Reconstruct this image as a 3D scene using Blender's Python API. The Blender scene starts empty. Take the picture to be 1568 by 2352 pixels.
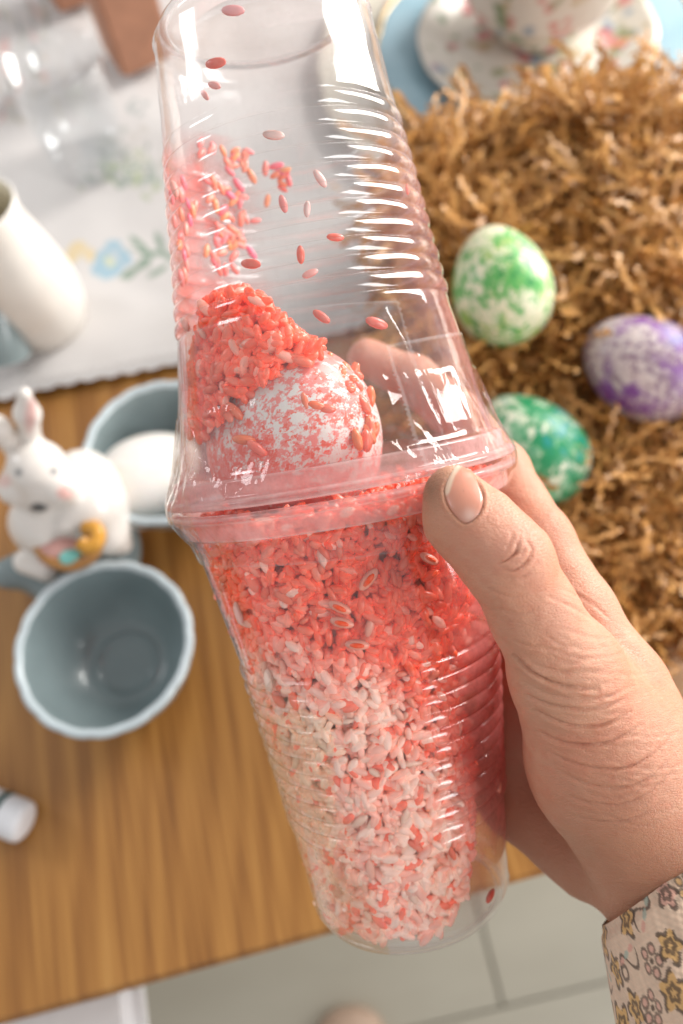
import bpy, math, random
import numpy as np
from mathutils import Matrix, Vector
random.seed(7); rng = np.random.default_rng(7)
sc = bpy.context.scene
COL = sc.collection
# ---- camera
F = 1900.0                       # focal length in the photo's 1568x2352 display pixels
TH, RO, HC = math.radians(65), math.radians(10), 39.0
fwd = np.array([0, math.cos(TH), -math.sin(TH)]); up0 = np.array([0, math.sin(TH), math.cos(TH)]); r0 = np.array([1.0, 0, 0])
cup_ = math.cos(RO)*up0 + math.sin(RO)*r0
crt = math.cos(RO)*r0 - math.sin(RO)*up0
R3 = np.stack([crt, cup_, -fwd], axis=1)          # camera -> world
CP = np.array([0, 0, HC])
CM = Matrix([[R3[i, 0], R3[i, 1], R3[i, 2], CP[i]*.01] for i in range(3)] + [[0, 0, 0, 1]])
cd = bpy.data.cameras.new('camera'); cam = bpy.data.objects.new('camera', cd); COL.objects.link(cam)
cam.matrix_world = CM; sc.camera = cam
cd.sensor_fit = 'VERTICAL'; cd.sensor_height = 36; cd.sensor_width = 24; cd.lens = F/2352*36
cd.clip_start = .01; cd.clip_end = 50
cd.dof.use_dof = True; cd.dof.focus_distance = .182; cd.dof.aperture_fstop = cd.lens/3.7
# ---- light
w = bpy.data.worlds.new('World'); sc.world = w; w.use_nodes = True
wb = w.node_tree.nodes['Background']; wb.inputs[0].default_value = (.97, .965, .96, 1); wb.inputs[1].default_value = .42
def area(name, loc, target, sx, sy, power, col):
    l = bpy.data.lights.new(name, 'AREA'); l.shape = 'RECTANGLE'; l.size = sx; l.size_y = sy; l.energy = power; l.color = col
    o = bpy.data.objects.new(name, l); COL.objects.link(o); o.location = loc
    o.rotation_euler = (Vector(target)-Vector(loc)).to_track_quat('-Z', 'Y').to_euler(); return o
area('window_light', (1.05, .84, .52), (0, .1, .1), .52, .95, 25, (1, .965, .92))
area('window_light_left', (-1.3, .9, .9), (0, .1, .05), .35, .45, 3.5, (.98, .98, 1))
area('window_light_near', (1.03, -.53, .55), (0, .05, .2), .34, 1.05, 9, (1, .98, .96))
sc.view_settings.view_transform = 'Standard'; sc.view_settings.look = 'None'; sc.view_settings.exposure = .54; sc.view_settings.gamma = 1
sc.render.engine = 'CYCLES'; cy = sc.cycles
cy.use_denoising = True; cy.transparent_max_bounces = 32; cy.max_bounces = 12; cy.diffuse_bounces = 4; cy.transmission_bounces = 8
cy.caustics_reflective = False; cy.caustics_refractive = False; cy.sample_clamp_indirect = 6
# ---- helpers
def P(x, y, d):                   # display pixel + depth (cm) -> camera coords (cm)
    return np.array([(x-784)/F*d, (1176-y)/F*d, -d])
def c2w(p): return p @ R3.T + CP
def W(x, y, z):                   # display pixel + height above table -> world cm
    dr = crt*((x-784)/F) + cup_*((1176-y)/F) + fwd
    return CP + dr*((HC-z)/(-dr[2]))
def DEP(x, y, z): return float(np.dot(W(x, y, z)-CP, fwd))
def proj(p):                      # world cm -> display pixel
    q = (np.asarray(p, float)-CP) @ R3
    return np.stack([784+F*q[..., 0]/-q[..., 2], 1176-F*q[..., 1]/-q[..., 2]], -1)
def projc(q): return np.stack([784+F*q[..., 0]/-q[..., 2], 1176-F*q[..., 1]/-q[..., 2]], -1)
def mesh(name, v, f, smooth=True):
    v = np.asarray(v, np.float32)*.01
    me = bpy.data.meshes.new(name)
    if isinstance(f, np.ndarray):
        n, k = f.shape
        me.vertices.add(len(v)); me.vertices.foreach_set('co', v.ravel())
        me.loops.add(n*k); me.loops.foreach_set('vertex_index', f.astype(np.int32).ravel())
        me.polygons.add(n); me.polygons.foreach_set('loop_start', np.arange(0, n*k, k, dtype=np.int32))
        me.update(calc_edges=True); me.validate()
    else:
        me.from_pydata(v.tolist(), [], f)
    if smooth: me.shade_smooth()
    return me
def vcol(me, col, name='Col'):
    col = np.asarray(col, np.float32)
    if col.shape[1] == 3: col = np.concatenate([col, np.ones((len(col), 1), np.float32)], 1)
    a = me.color_attributes.new(name, 'FLOAT_COLOR', 'POINT'); a.data.foreach_set('color', col.ravel())
def tag(o, label=None, cat=None, group=None, kind=None):
    if label: o['label'] = label
    if cat: o['category'] = cat
    if group: o['group'] = group
    if kind: o['kind'] = kind
    return o
def obj(name, me, mat=None, parent=None, loc=None, mw=None):
    o = bpy.data.objects.new(name, me); COL.objects.link(o)
    if mat is not None and len(me.materials) == 0: me.materials.append(mat)
    if parent is not None: o.parent = parent
    if mw is not None: o.matrix_world = mw
    if loc is not None: o.location = Vector(loc)*.01
    return o
def empty(name, loc=(0, 0, 0), mw=None):
    o = bpy.data.objects.new(name, None); COL.objects.link(o); o.empty_display_size = .02
    if mw is not None: o.matrix_world = mw
    else: o.location = Vector(loc)*.01
    return o
def grid_faces(nu, nv, wrap=False):
    i = np.arange(nu if wrap else nu-1); j = np.arange(nv-1); I, J = np.meshgrid(i, j, indexing='ij'); I2 = (I+1) % nu
    return np.stack([I*nv+J, I2*nv+J, I2*nv+J+1, I*nv+J+1], -1).reshape(-1, 4)
def revolve(prof, seg=96, fn=None):   # prof (n,2) r,z ; grid indexed [angle][prof]
    prof = np.asarray(prof, float); a = np.linspace(0, 2*math.pi, seg, endpoint=False)
    r = np.repeat(prof[None, :, 0], seg, 0); z = np.repeat(prof[None, :, 1], seg, 0); A = np.repeat(a[:, None], len(prof), 1)
    if fn: r, z = fn(A, r, z)
    return np.stack([r*np.cos(A), r*np.sin(A), z], -1).reshape(-1, 3), grid_faces(seg, len(prof), True)
def box(lx, ly, lz, bev=0.0):
    x, y, z, b = lx/2, ly/2, lz/2, bev
    bm = __import__('bmesh').new(); import bmesh
    bmesh.ops.create_cube(bm, size=1); bmesh.ops.scale(bm, vec=(lx*.01, ly*.01, lz*.01), verts=bm.verts)
    if b: bmesh.ops.bevel(bm, geom=bm.edges[:], offset=b*.01, segments=3, affect='EDGES')
    me = bpy.data.meshes.new('box'); bm.to_mesh(me); bm.free(); return me
def vnoise(p, s, seed=0):          # smooth value noise, numpy, p (n,3)
    q = np.asarray(p, float)*s + 1000.5 + seed*17.31; i = np.floor(q).astype(np.int64); f = q-i; f = f*f*(3-2*f)
    def h(x, y, z):
        n = (x*73856093) ^ (y*19349663) ^ (z*83492791) ^ (seed*2654435)
        n = (n ^ (n >> 13))*1274126177 & 0x7fffffff; n = (n ^ (n >> 15))*2246822519 & 0x7fffffff
        return (n & 0xffff)/65535.0
    o = 0
    for a in (0, 1):
        for b in (0, 1):
            for c in (0, 1):
                wgt = (f[:, 0] if a else 1-f[:, 0])*(f[:, 1] if b else 1-f[:, 1])*(f[:, 2] if c else 1-f[:, 2])
                o = o+wgt*h(i[:, 0]+a, i[:, 1]+b, i[:, 2]+c)
    return o*2-1
def ss(a, b, x): t = np.clip((x-a)/(b-a), 0, 1); return t*t*(3-2*t)
# --- implicit surfaces
def sd_cone(p, a, b, ra, rb):
    ab = (b-a).astype(np.float32); t = np.clip(((p-a) @ ab)/float(ab @ ab), 0, 1)
    return np.linalg.norm(p-a-t[..., None]*ab, axis=-1)-(ra+(rb-ra)*t)
def smin(a, b, k):
    h = np.clip(.5+.5*(b-a)/k, 0, 1); return b+(a-b)*h-k*h*(1-h)
def sd_ell(p, c, r, M=None):
    q = (p-c) @ M if M is not None else p-c
    q = q/np.asarray(r); k = np.linalg.norm(q, axis=-1); return (k-1)*min(r)
def make_sdf(groups):
    """groups: list of (k_inside, k_join, [prims]); prim ('c',a,b,ra,rb) or ('e',c,r,M)"""
    def f(p):
        D = None
        for kin, kj, prims in groups:
            g = None
            for q in prims:
                d = sd_cone(p, *q[1:]) if q[0] == 'c' else sd_ell(p, *q[1:])
                g = d if g is None else smin(g, d, kin)
            D = g if D is None else smin(D, g, kj)
        return D
    return f
def surface_nets(f, lo, hi, h):
    n = [int((hi[i]-lo[i])/h)+2 for i in range(3)]
    ax = [lo[i]+h*np.arange(n[i]) for i in range(3)]
    V = np.empty(n, np.float32)
    for i, x in enumerate(ax[0]):
        Y, Z = np.meshgrid(ax[1], ax[2], indexing='ij'); V[i] = f(np.stack([np.full_like(Y, x), Y, Z], -1).astype(np.float32))
    S = V < 0; m = [k-1 for k in n]
    cor = [(a, b, c) for a in (0, 1) for b in (0, 1) for c in (0, 1)]
    cs = sum(S[a:a+m[0], b:b+m[1], c:c+m[2]].astype(np.int8) for a, b, c in cor)
    idx = np.argwhere((cs > 0) & (cs < 8)); cid = -np.ones(m, np.int64); cid[tuple(idx.T)] = np.arange(len(idx))
    acc = np.zeros((len(idx), 3)); cnt = np.zeros(len(idx))
    for a in cor:
        for ax_ in range(3):
            if a[ax_]: continue
            b = list(a); b[ax_] = 1
            va = V[tuple((idx+a).T)]; vb = V[tuple((idx+b).T)]; k = (va < 0) != (vb < 0)
            t = np.where(k, va/np.where(va == vb, 1, va-vb), 0)
            pt = np.array(a)[None].repeat(len(idx), 0).astype(float); pt[:, ax_] += t
            acc[k] += pt[k]; cnt[k] += 1
    v = (idx+acc/cnt[:, None])*h+np.array(lo)
    F_ = []
    for d in range(3):
        e, g = (d+1) % 3, (d+2) % 3
        sl0 = [slice(None)]*3; sl1 = [slice(None)]*3; sl0[d] = slice(0, -1); sl1[d] = slice(1, None)
        A, B = S[tuple(sl0)], S[tuple(sl1)]; E = np.argwhere(A != B)
        E = E[(E[:, e] > 0) & (E[:, g] > 0) & (E[:, e] < n[e]-1) & (E[:, g] < n[g]-1)]
        fl = A[tuple(E.T)]
        def o(de, dg): q = E.copy(); q[:, e] -= de; q[:, g] -= dg; return cid[tuple(q.T)]
        quad = np.stack([o(1, 1), o(0, 1), o(0, 0), o(1, 0)], -1); quad[~fl] = quad[~fl][:, ::-1]; F_.append(quad)
    return v, np.concatenate(F_)
def grad(f, p, e=.01):
    g = np.stack([f(p+np.eye(3, dtype=np.float32)[i]*e)-f(p-np.eye(3, dtype=np.float32)[i]*e) for i in range(3)], -1)/(2*e)
    return g
def relax(f, v, it=3):
    v = v.astype(np.float32)
    for _ in range(it):
        g = grad(f, v); v = v-np.clip(f(v), -.1, .1)[:, None]*g/np.maximum((g*g).sum(-1, keepdims=True), .05)
    return v
def subdiv(v, fc):
    e = np.concatenate([fc[:, [0, 1]], fc[:, [1, 2]], fc[:, [2, 3]], fc[:, [3, 0]]]); es = np.sort(e, 1)
    key = es[:, 0].astype(np.int64)*len(v)+es[:, 1]; u, inv = np.unique(key, return_inverse=True)
    mid = (v[u//len(v)]+v[u % len(v)])/2; fcn = v[fc].mean(1); n0 = len(v); n1 = n0+len(u); k = len(fc)
    m = [n0+inv[i*k:(i+1)*k] for i in range(4)]; c = n1+np.arange(k)
    nf = np.concatenate([np.stack([fc[:, i], m[i], c, m[i-1]], -1) for i in range(4)])
    return np.concatenate([v, mid, fcn]), nf
def implicit(f, lo, hi, h, sub=0):
    v, q = surface_nets(f, lo, hi, h); v = relax(f, v)
    for _ in range(sub): v, q = subdiv(v, q); v = relax(f, v, 2)
    return v, q
# --- material helper
class NT:
    def __init__(s, name):
        s.m = bpy.data.materials.new(name); s.m.use_nodes = True; s.t = s.m.node_tree; s.t.nodes.clear()
        s.out = s.t.nodes.new('ShaderNodeOutputMaterial')
    def n(s, ty, **kw):
        nd = s.t.nodes.new('ShaderNode'+ty)
        for k, v in kw.items():
            if k.startswith('_'): setattr(nd, k[1:], v)
        for k, v in kw.items():
            if not k.startswith('_'):
                key = int(k[1:]) if k[0] == 'i' and k[1:].isdigit() else k.replace('__', ' ')
                s.set(nd.inputs[key], v)
        return nd
    def set(s, sock, v):
        if isinstance(v, bpy.types.NodeSocket): s.t.links.new(v, sock)
        elif isinstance(v, bpy.types.Node): s.t.links.new(v.outputs[0], sock)
        else:
            if isinstance(v, (tuple, list)) and len(v) == 3 and sock.type == 'RGBA': v = (*v, 1)
            sock.default_value = v
    def math(s, op, a, b=0.0, c=0.0, clamp=False):
        return s.n('Math', _operation=op, _use_clamp=clamp, i0=a, i1=b, i2=c).outputs[0]
    def mix(s, fac, a, b):
        nd = s.t.nodes.new('ShaderNodeMix'); nd.data_type = 'RGBA'; s.set(nd.inputs[0], fac); s.set(nd.inputs[6], a); s.set(nd.inputs[7], b); return nd.outputs[2]
    def ramp(s, v, *st):
        nd = s.t.nodes.new('ShaderNodeValToRGB'); s.set(nd.inputs[0], v); el = nd.color_ramp.elements
        for i, (p, c) in enumerate(st):
            e = el[i] if i < 2 else el.new(p)
            e.position = p; c = c if isinstance(c, tuple) else (c, c, c); e.color = (*c, 1)
        return nd.outputs[0]
    def noise(s, vec, scale, detail=3, rough=.55, dist=0):
        return s.n('TexNoise', Vector=vec, Scale=scale, Detail=detail, Roughness=rough, Distortion=dist).outputs[0]
    def coord(s, k='Object', scale=None, rot=(0, 0, 0), loc=(0, 0, 0)):
        c = s.n('TexCoord').outputs[k]
        if scale is None: return c
        return s.n('Mapping', Vector=c, Scale=scale, Rotation=rot, Location=loc).outputs[0]
    def schlick(s, f0=.045, nrm=None, k=1.0):
        g = s.n('NewGeometry'); nn = nrm if nrm is not None else g.outputs['Normal']
        dp = s.n('VectorMath', _operation='DOT_PRODUCT', i0=g.outputs['Incoming'], i1=nn).outputs['Value']
        p5 = s.math('POWER', s.math('SUBTRACT', 1.0, s.math('ABSOLUTE', dp), clamp=True), 5.0)
        return s.math('MULTIPLY', s.math('ADD', s.math('MULTIPLY', p5, 1-f0), f0), k, clamp=True)
    def bump(s, h, st, dist=.001): return s.n('Bump', Height=h, Strength=st, Distance=dist).outputs[0]
    def surf(s, x): s.t.links.new(x.outputs[0] if isinstance(x, bpy.types.Node) else x, s.out.inputs[0]); return s.m
    def prin(s, col, rough=.5, **kw): return s.n('BsdfPrincipled', Base__Color=col, Roughness=rough, **kw)
def simple(name, col, rough=.5, nscale=400, bumpst=.1, var=.12, **kw):
    t = NT(name); c = t.coord('Object'); n = t.noise(c, nscale*.3, 4); dk = tuple(x*(1-var) for x in col); lt = tuple(min(1, x*(1+var)) for x in col)
    cc = t.ramp(n, (.3, dk), (.7, lt)); nb = t.noise(c, nscale, 3)
    return t.surf(t.prin(cc, rough, Normal=t.bump(nb, bumpst, .0005), **kw))
# ---- floor, table
def mat_floor():
    t = NT('floor_tile'); c = t.coord('Object', (1, 1, 1)); g = t.n('NewGeometry')
    n = t.noise(t.n('Mapping', Vector=g.outputs['Position'], Scale=(1.5, 5, 1)).outputs[0], 2.5, 5, .6); oi = t.n('ObjectInfo').outputs['Random']
    col = t.ramp(t.math('ADD', n, t.math('MULTIPLY', oi, .02)), (.35, (.36, .335, .27)), (.75, (.41, .385, .315)))
    return t.surf(t.prin(col, .38, Normal=t.bump(n, .1, .001)))
FZ = -72.0
e1, e2 = W(0, 2352, FZ), W(1300, 1990, FZ)
fd = (W(1568, 2075, FZ)-W(784, 2262, FZ)); fd[2] = 0; fd /= np.linalg.norm(fd); fang = math.atan2(fd[1], fd[0])
floor_m = mat_floor()
fl = obj('floor', box(600, 600, 1), simple('floor_joint', (.36, .335, .27), .8), loc=(0, 0, FZ-1.3)); tag(fl, kind='structure')
tile = box(59.7, 19.8, .8, .1)
fo = W(1120, 2180, FZ)
for i in range(-3, 4):
    for j in range(-5, 6):
        lx = i*60-30+(0 if j % 2 == 0 else 27); ly = j*20+4
        p = fo+np.array([fd[0]*lx-fd[1]*ly, fd[1]*lx+fd[0]*ly, 0])
        o = obj('tile', tile, floor_m); o.parent = fl; o.location = Vector((p[0]*.01, p[1]*.01, (FZ-.4)*.01))-fl.location; o.rotation_euler.z = fang
# table
def mat_wood():
    t = NT('oak_veneer'); c = t.coord('Object'); s = t.n('SeparateXYZ', Vector=c); x, y = s.outputs[0], s.outputs[1]
    big = t.noise(t.coord('Object', (14, 1.6, 1)), 1.0, 3, .5)
    # cathedral arches: contours of a parabola
    xo = t.math('SUBTRACT', x, .055); q = t.math('MULTIPLY', t.math('MULTIPLY', xo, xo), 42.0)
    sq = t.math('POWER', t.math('ADD', q, .006), .5)
    f = t.math('ADD', t.math('MULTIPLY', sq, 2.6), t.math('MULTIPLY', y, 1.7)); f = t.math('ADD', f, t.math('MULTIPLY', big, 1.1))
    wv = t.math('SINE', t.math('MULTIPLY', f, 30.0)); wv2 = t.math('SINE', t.math('MULTIPLY', f, 71.0))
    fine = t.noise(t.coord('Object', (420, 9, 1)), 1, 4, .6); mid = t.noise(t.coord('Object', (60, 4.5, 1)), 1, 4, .6, .4)
    v = t.math('ADD', t.math('MULTIPLY', wv, .10), t.math('MULTIPLY', wv2, .02))
    v = t.math('ADD', v, t.math('MULTIPLY', t.math('SUBTRACT', fine, .5), .75)); v = t.math('ADD', v, t.math('MULTIPLY', t.math('SUBTRACT', mid, .5), .62)); v = t.math('ADD', v, .5)
    col = t.ramp(v, (.10, (.13, .042, .006)), (.40, (.30, .125, .024)), (.66, (.41, .190, .042)), (.95, (.51, .27, .075)))
    return t.surf(t.prin(col, .42, Normal=t.bump(fine, .12, .0004), Coat__Weight=.15, Coat__Roughness=.35))
WOOD = mat_wood()
a, b = W(0, 2352, 0), W(1300, 1992, 0); td = (b-a)/np.linalg.norm(b-a); tn = np.array([-td[1], td[0], 0])
TL, TW = 150, 95
tang = math.atan2(td[1], td[0]); mid = W(500, 2216, 0); tc = mid+tn*TW/2+td*0
table = empty('table', (tc[0], tc[1], FZ)); table.rotation_euler.z = tang
tag(table, 'oak table with straight front edge carrying the egg holder and white cloth', 'table')
top = obj('tabletop', box(TL, TW, 2.4, .25), WOOD, table, loc=(0, 0, -FZ-1.2))
for sx in (-1, 1):
    for sy in (-1, 1): obj('leg', box(5, 5, -FZ-2.5, .4), WOOD, table, loc=(sx*(TL/2-8), sy*(TW/2-(8 if sy > 0 else 14)), (-FZ-2.5)/2))
# ---- ceramics
def mat_ceramic(name, col, rough=.18, speck=None, rimcol=None):
    t = NT(name); c = t.coord('Object'); n = t.noise(c, 60, 4); cc = t.ramp(n, (.3, tuple(x*.9 for x in col)), (.7, col))
    nb = t.noise(c, 90, 3)
    return t.surf(t.prin(cc, rough, Normal=t.bump(nb, .06, .001), Coat__Weight=.5, Coat__Roughness=.08))
CER_BLUE = mat_ceramic('blue_grey_glaze', (.23, .29, .30), .3)
CER_RIM = mat_ceramic('pale_rim_glaze', (.52, .60, .63), .3)
CER_WHITE = mat_ceramic('white_glaze', (.80, .76, .70), .25)
CER_CREAM = mat_ceramic('cream_glaze', (.72, .66, .52), .3)
# egg holder
def bowl_mesh(R=3.95, H=4.3):
    pr = []
    for u in np.linspace(0, 1, 9): pr.append((1.2+(1.6-1.2)*0+u*0.0, -H+.0+0*u)) if u == 0 else None
    outer = [(0, -H), (1.4, -H), (1.7, -H+.05), (2.1, -H+.4), (2.7, -H+1.1), (3.3, -H+2.1), (3.7, -H+3.1), (R-.02, -.25), (R+.05, -.1)]
    rim = [(R+.04, .02), (R-.03, .1), (R-.14, .12), (R-.28, .08), (R-.36, -.04)]
    inner = [(R-.42, -.3), (3.4, -1.2), (3.15, -2.0), (2.7, -2.75), (2.1, -3.3), (1.75, -3.5), (1.62, -3.50), (1.55, -3.44), (1.45, -3.44), (1.38, -3.52), (1.1, -3.62), (.5, -3.68), (0.001, -3.7)]
    prof = np.array(outer+rim+inner)
    def fn(A, r, z):
        k = np.clip((z+1.2)/1.2, 0, 1)*np.clip((r-3)/.9, 0, 1)
        wob = .055*np.abs(np.sin(A*9))**.7-.05+.02*np.sin(A*3+1)
        return r+k*wob, z+k*wob*.4
    v, f = revolve(prof, 144, fn)
    return mesh('bowl', v, f), len(outer)
holder_c = W(150, 1240, 4.0)
holder = empty('egg_holder', (holder_c[0], holder_c[1], 0))
tag(holder, 'blue-grey ceramic egg holder with scalloped bowls and a white rabbit in the middle', 'egg holder')
bm_, _ = bowl_mesh(); bm_.materials.append(CER_BLUE); bm_.materials.append(CER_RIM)
for p in bm_.polygons:
    j = (p.vertices[0] % 27)
    if 7 <= j <= 12: p.material_index = 1
BZ = 4.6
def par(o, parent):  # parent keeping world position for unrotated parent empties
    o.parent = parent; o.location = Vector(o.location)-parent.location; return o
bowlc = []
for (dx, dy) in ((236, 1482), (372, 1032)):
    c = W(dx, dy, BZ); bowlc.append(c); o = obj('bowl', bm_, loc=c); par(o, holder)
c3 = 2*holder_c-(bowlc[0]+bowlc[1])/2; c3 = holder_c+np.array([-7.2, -1.5, 0])*1.0; c3[2] = BZ
# centre body joining bowls (implicit)
hc = np.array([holder_c[0], holder_c[1], 0])
pr = [('e', hc+[0, 0, 1.9], (3.0, 3.0, 1.5), None)]
arms = [bowlc[0], bowlc[1], c3]
for bc in arms:
    dv = (bc-holder_c); dv[2] = 0; L = np.linalg.norm(dv); dv /= L
    pr.append(('c', hc+[0, 0, 2.4], np.array([bc[0]-dv[0]*4.0, bc[1]-dv[1]*4.0, 2.9]), 1.0, .75))
lo = hc+[-9, -9, -.1]; hi = hc+[9, 9, 5]
sdf = make_sdf([(.8, .5, pr)])
v, q = implicit(sdf, lo, hi, .25)
# drop parts inside the bowls
def inbowl(p):
    m = np.zeros(len(p), bool)
    for bc in bowlc: m |= (np.hypot(p[:, 0]-bc[0], p[:, 1]-bc[1]) < 3.9-np.clip((4.6-p[:, 2])*.35, 0, 2))
    return m
m = ~inbowl(v[q].mean(1)); me = mesh('centre', v-hc, q[m]); obj('centre_arms', me, CER_BLUE, holder, loc=(0, 0, 0))
# white egg in the far bowl
def egg_mesh(a=2.15, L=5.5, seg=48, n=32):
    t = np.linspace(0, math.pi, n); z = -np.cos(t)*L/2; r = a*np.sin(t)*(1-.16*(z/(L/2)))*1.02; r[0] = r[-1] = .0005
    return revolve(np.stack([r, z], -1), seg)
EV, EF = egg_mesh()
def mat_egg(name, base, cols, sc_=70, thr=.5, soft=.06, stretch=(1, 1, 1)):
    t = NT(name); c = t.coord('Object', stretch); col = base
    for i, (cc, th, s2) in enumerate(cols):
        n = t.noise(t.coord('Object', stretch, loc=(i*.31, i*.17, .1*i)), sc_*s2, 5, .75, .15)
        n2 = t.noise(t.coord('Object', (1, 1, 1), loc=(i*.7, .3, .2)), 38, 2, .5)
        v = t.math('ADD', n, t.math('MULTIPLY', t.math('SUBTRACT', n2, .5), .45))
        fac = t.ramp(v, (max(0, th-soft), 0.0), (th+soft, 1.0)); col = t.mix(fac, col, cc)
    return t.surf(t.prin(col, .42, Normal=t.bump(t.noise(c, 900, 2), .12, .0003), Subsurface__Weight=.1, Subsurface__Radius=(.004, .002, .001), Subsurface__Scale=1.0, Coat__Weight=.12, Coat__Roughness=.3))
def place_egg(center, axis, mat, label, s=1.0, col=None):
    o = obj('egg', mesh('egg', EV*s, EF), mat); o.rotation_mode = 'QUATERNION'
    o.rotation_quaternion = Vector(axis).to_track_quat('Z', 'Y'); o.location = Vector(center)*.01
    return tag(o, label, 'egg')
place_egg(W(345, 1098, 2.9), (.9, .3, .25), mat_egg('white_shell', (.80, .76, .70), [((.84, .80, .76), .5, .4)]), 'plain white egg lying in the far blue-grey bowl beside the rabbit', 1.02)
G1 = mat_egg('green_speckle', (.72, .70, .50), [((.30, .46, .12), .56, .35), ((.10, .38, .09), .545, 1.0), ((.02, .24, .05), .59, .8)], 230, soft=.03, stretch=(1, 1, .7))
G2 = mat_egg('teal_speckle', (.70, .72, .56), [((.20, .46, .26), .50, .5), ((.008, .25, .09), .525, 1.0), ((.01, .26, .25), .605, .9)], 200, soft=.03)
PU = mat_egg('purple_speckle', (.62, .54, .52), [((.26, .17, .23), .51, 2.6), ((.20, .06, .28), .585, .7), ((.06, .025, .26), .62, .5)], 120, soft=.06)
BR = mat_egg('brown_shell', (.50, .32, .18), [((.60, .42, .26), .5, .4)])
# rabbit on the egg holder -------------------------------------------------
def RP(x, y, z): return W(x, y, z)
rg = [(.5, .35, [('e', RP(200, 1165, 5.2), (1.85, 1.75, 2.1), None), ('e', RP(105, 1200, 5.2), (1.65, 1.55, 1.75), None), ('e', RP(245, 1220, 4.3), (1.1, 1.2, 1.1), None), ('e', RP(190, 1110, 5.3), (1.6, 1.6, 1.6), None)]),
      (.45, .35, [('e', RP(85, 1075, 8.0), (1.3, 1.25, 1.3), None), ('c', RP(90, 1095, 7.9), RP(93, 1150, 7.2), 1.1, .62), ('e', RP(35, 1120, 7.6), (.8, .8, .8), None), ('e', RP(140, 1125, 7.6), (.75, .75, .7), None)]),
      (.3, .25, [('c', RP(72, 1015, 8.6), RP(62, 950, 10.3), .42, .52), ('c', RP(62, 950, 10.3), RP(56, 905, 11.3), .52, .28)]),
      (.3, .25, [('c', RP(30, 1030, 8.5), RP(-5, 985, 10.0), .42, .5), ('c', RP(-5, 985, 10.0), RP(-40, 950, 10.8), .5, .3)]),
      (.3, .3, [('c', RP(60, 1180, 6.2), RP(100, 1225, 5.9), .55, .45), ('c', RP(175, 1150, 6.6), RP(150, 1205, 6.2), .55, .42), ('c', RP(262, 1205, 3.9), RP(280, 1250, 3.6), .55, .5), ('c', RP(60, 1290, 3.9), RP(110, 1310, 3.8), .6, .55)])]
sd = make_sdf(rg); cen = RP(130, 1140, 5.5)
v, q = implicit(sd, cen+[-6, -6, -3.5], cen+[6, 6, 7], .16, 0)
D = proj(v); base = np.tile(np.array([.80, .76, .71]), (len(v), 1))
def blob(col, x, y, rx, ry, c, amt=1, soft=.35, ang=0):
    dx, dy = D[:, 0]-x, D[:, 1]-y; ca, sa = math.cos(ang), math.sin(ang); X = dx*ca+dy*sa; Y = -dx*sa+dy*ca
    k = (1-ss(1-soft, 1+soft, np.hypot(X/rx, Y/ry)))*amt; return col*(1-k[:, None])+np.array(c)*k[:, None]
base = blob(base, 70, 955, 13, 42, (.62, .36, .33), .9, ang=.1); base = blob(base, 150, 1132, 20, 16, (.75, .35, .30), .75); base = blob(base, 8, 1105, 18, 14, (.75, .35, .3), .5)
base = blob(base, 88, 1166, 22, 10, (.05, .05, .05), 1, .25); base = blob(base, 123, 1083, 9, 8, (.16, .17, .18), .9, .5); base = blob(base, 42, 1085, 8, 8, (.16, .17, .18), .9, .5)
def mat_vc(name, rough=.3, coat=.4, bump=.08, bscale=120, sss=0, **kw):
    t = NT(name); a = t.n('Attribute', _attribute_name='Col').outputs[0]; c = t.coord('Object')
    n = t.noise(c, bscale*.4, 4); col = t.mix(t.ramp(n, (.3, .0), (.7, .10)), a, (0.35, .30, .26))
    return t.surf(t.prin(col, rough, Normal=t.bump(t.noise(c, bscale, 3), bump, .001), Coat__Weight=coat, Coat__Roughness=.12, **kw))
GLAZE = mat_vc('painted_glaze')
me = mesh('rabbit', v-hc, q); vcol(me, base); rab = obj('rabbit', me, GLAZE, holder)
rab['label'] = 'white glazed sitting rabbit with pink ears and dark nose'
# basket held by the rabbit
def tube_pts(pts, r, seg=12):
    pts = np.asarray(pts, float); n = len(pts); r = np.broadcast_to(r, (n,)); T = np.gradient(pts, axis=0); T /= np.linalg.norm(T, axis=1)[:, None]
    up = np.array([.13, .2, .97]); N = np.cross(T, up); N /= np.linalg.norm(N, axis=1)[:, None]; B = np.cross(T, N)
    a = np.linspace(0, 2*math.pi, seg, endpoint=False)
    v = pts[None]+r[None, :, None]*(np.cos(a)[:, None, None]*N[None]+np.sin(a)[:, None, None]*B[None])
    v = v.reshape(-1, 3); f = grid_faces(seg, n, True); m0, m1 = len(v), len(v)+1
    v = np.concatenate([v, pts[:1], pts[-1:]]); i = np.arange(seg); j = (i+1) % seg
    tri = [[int(m0), int(y*n), int(x*n), int(m0)] for x, y in zip(i, j)]
    return v, f
def spline(pts, n):
    pts = np.asarray(pts, float); k = len(pts); t = np.linspace(0, k-1, n); i = np.clip(t.astype(int), 0, k-2); u = (t-i)[:, None]
    g = lambda j: pts[np.clip(j, 0, k-1)]
    p0, p1, p2, p3 = g(i-1), g(i), g(i+1), g(i+2)
    return .5*((2*p1)+(-p0+p2)*u+(2*p0-5*p1+4*p2-p3)*u**2+(-p0+3*p1-3*p2+p3)*u**3)
OCH = simple('ochre_glaze', (.42, .20, .06), .35); ORG = simple('orange_glaze', (.62, .30, .04), .35); TEA = simple('teal_glaze', (.20, .55, .50), .3); PNK = simple('pink_glaze', (.62, .34, .30), .3)
v, f = tube_pts([RP(*p)-hc for p in spline([(80, 1215, 5.6), (92, 1262, 5.5), (125, 1292, 5.3), (170, 1298, 5.2), (212, 1275, 5.3), (228, 1238, 5.5)], 40)], .28)
obj('basket', mesh('basket', v, f), OCH, rab)
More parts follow.
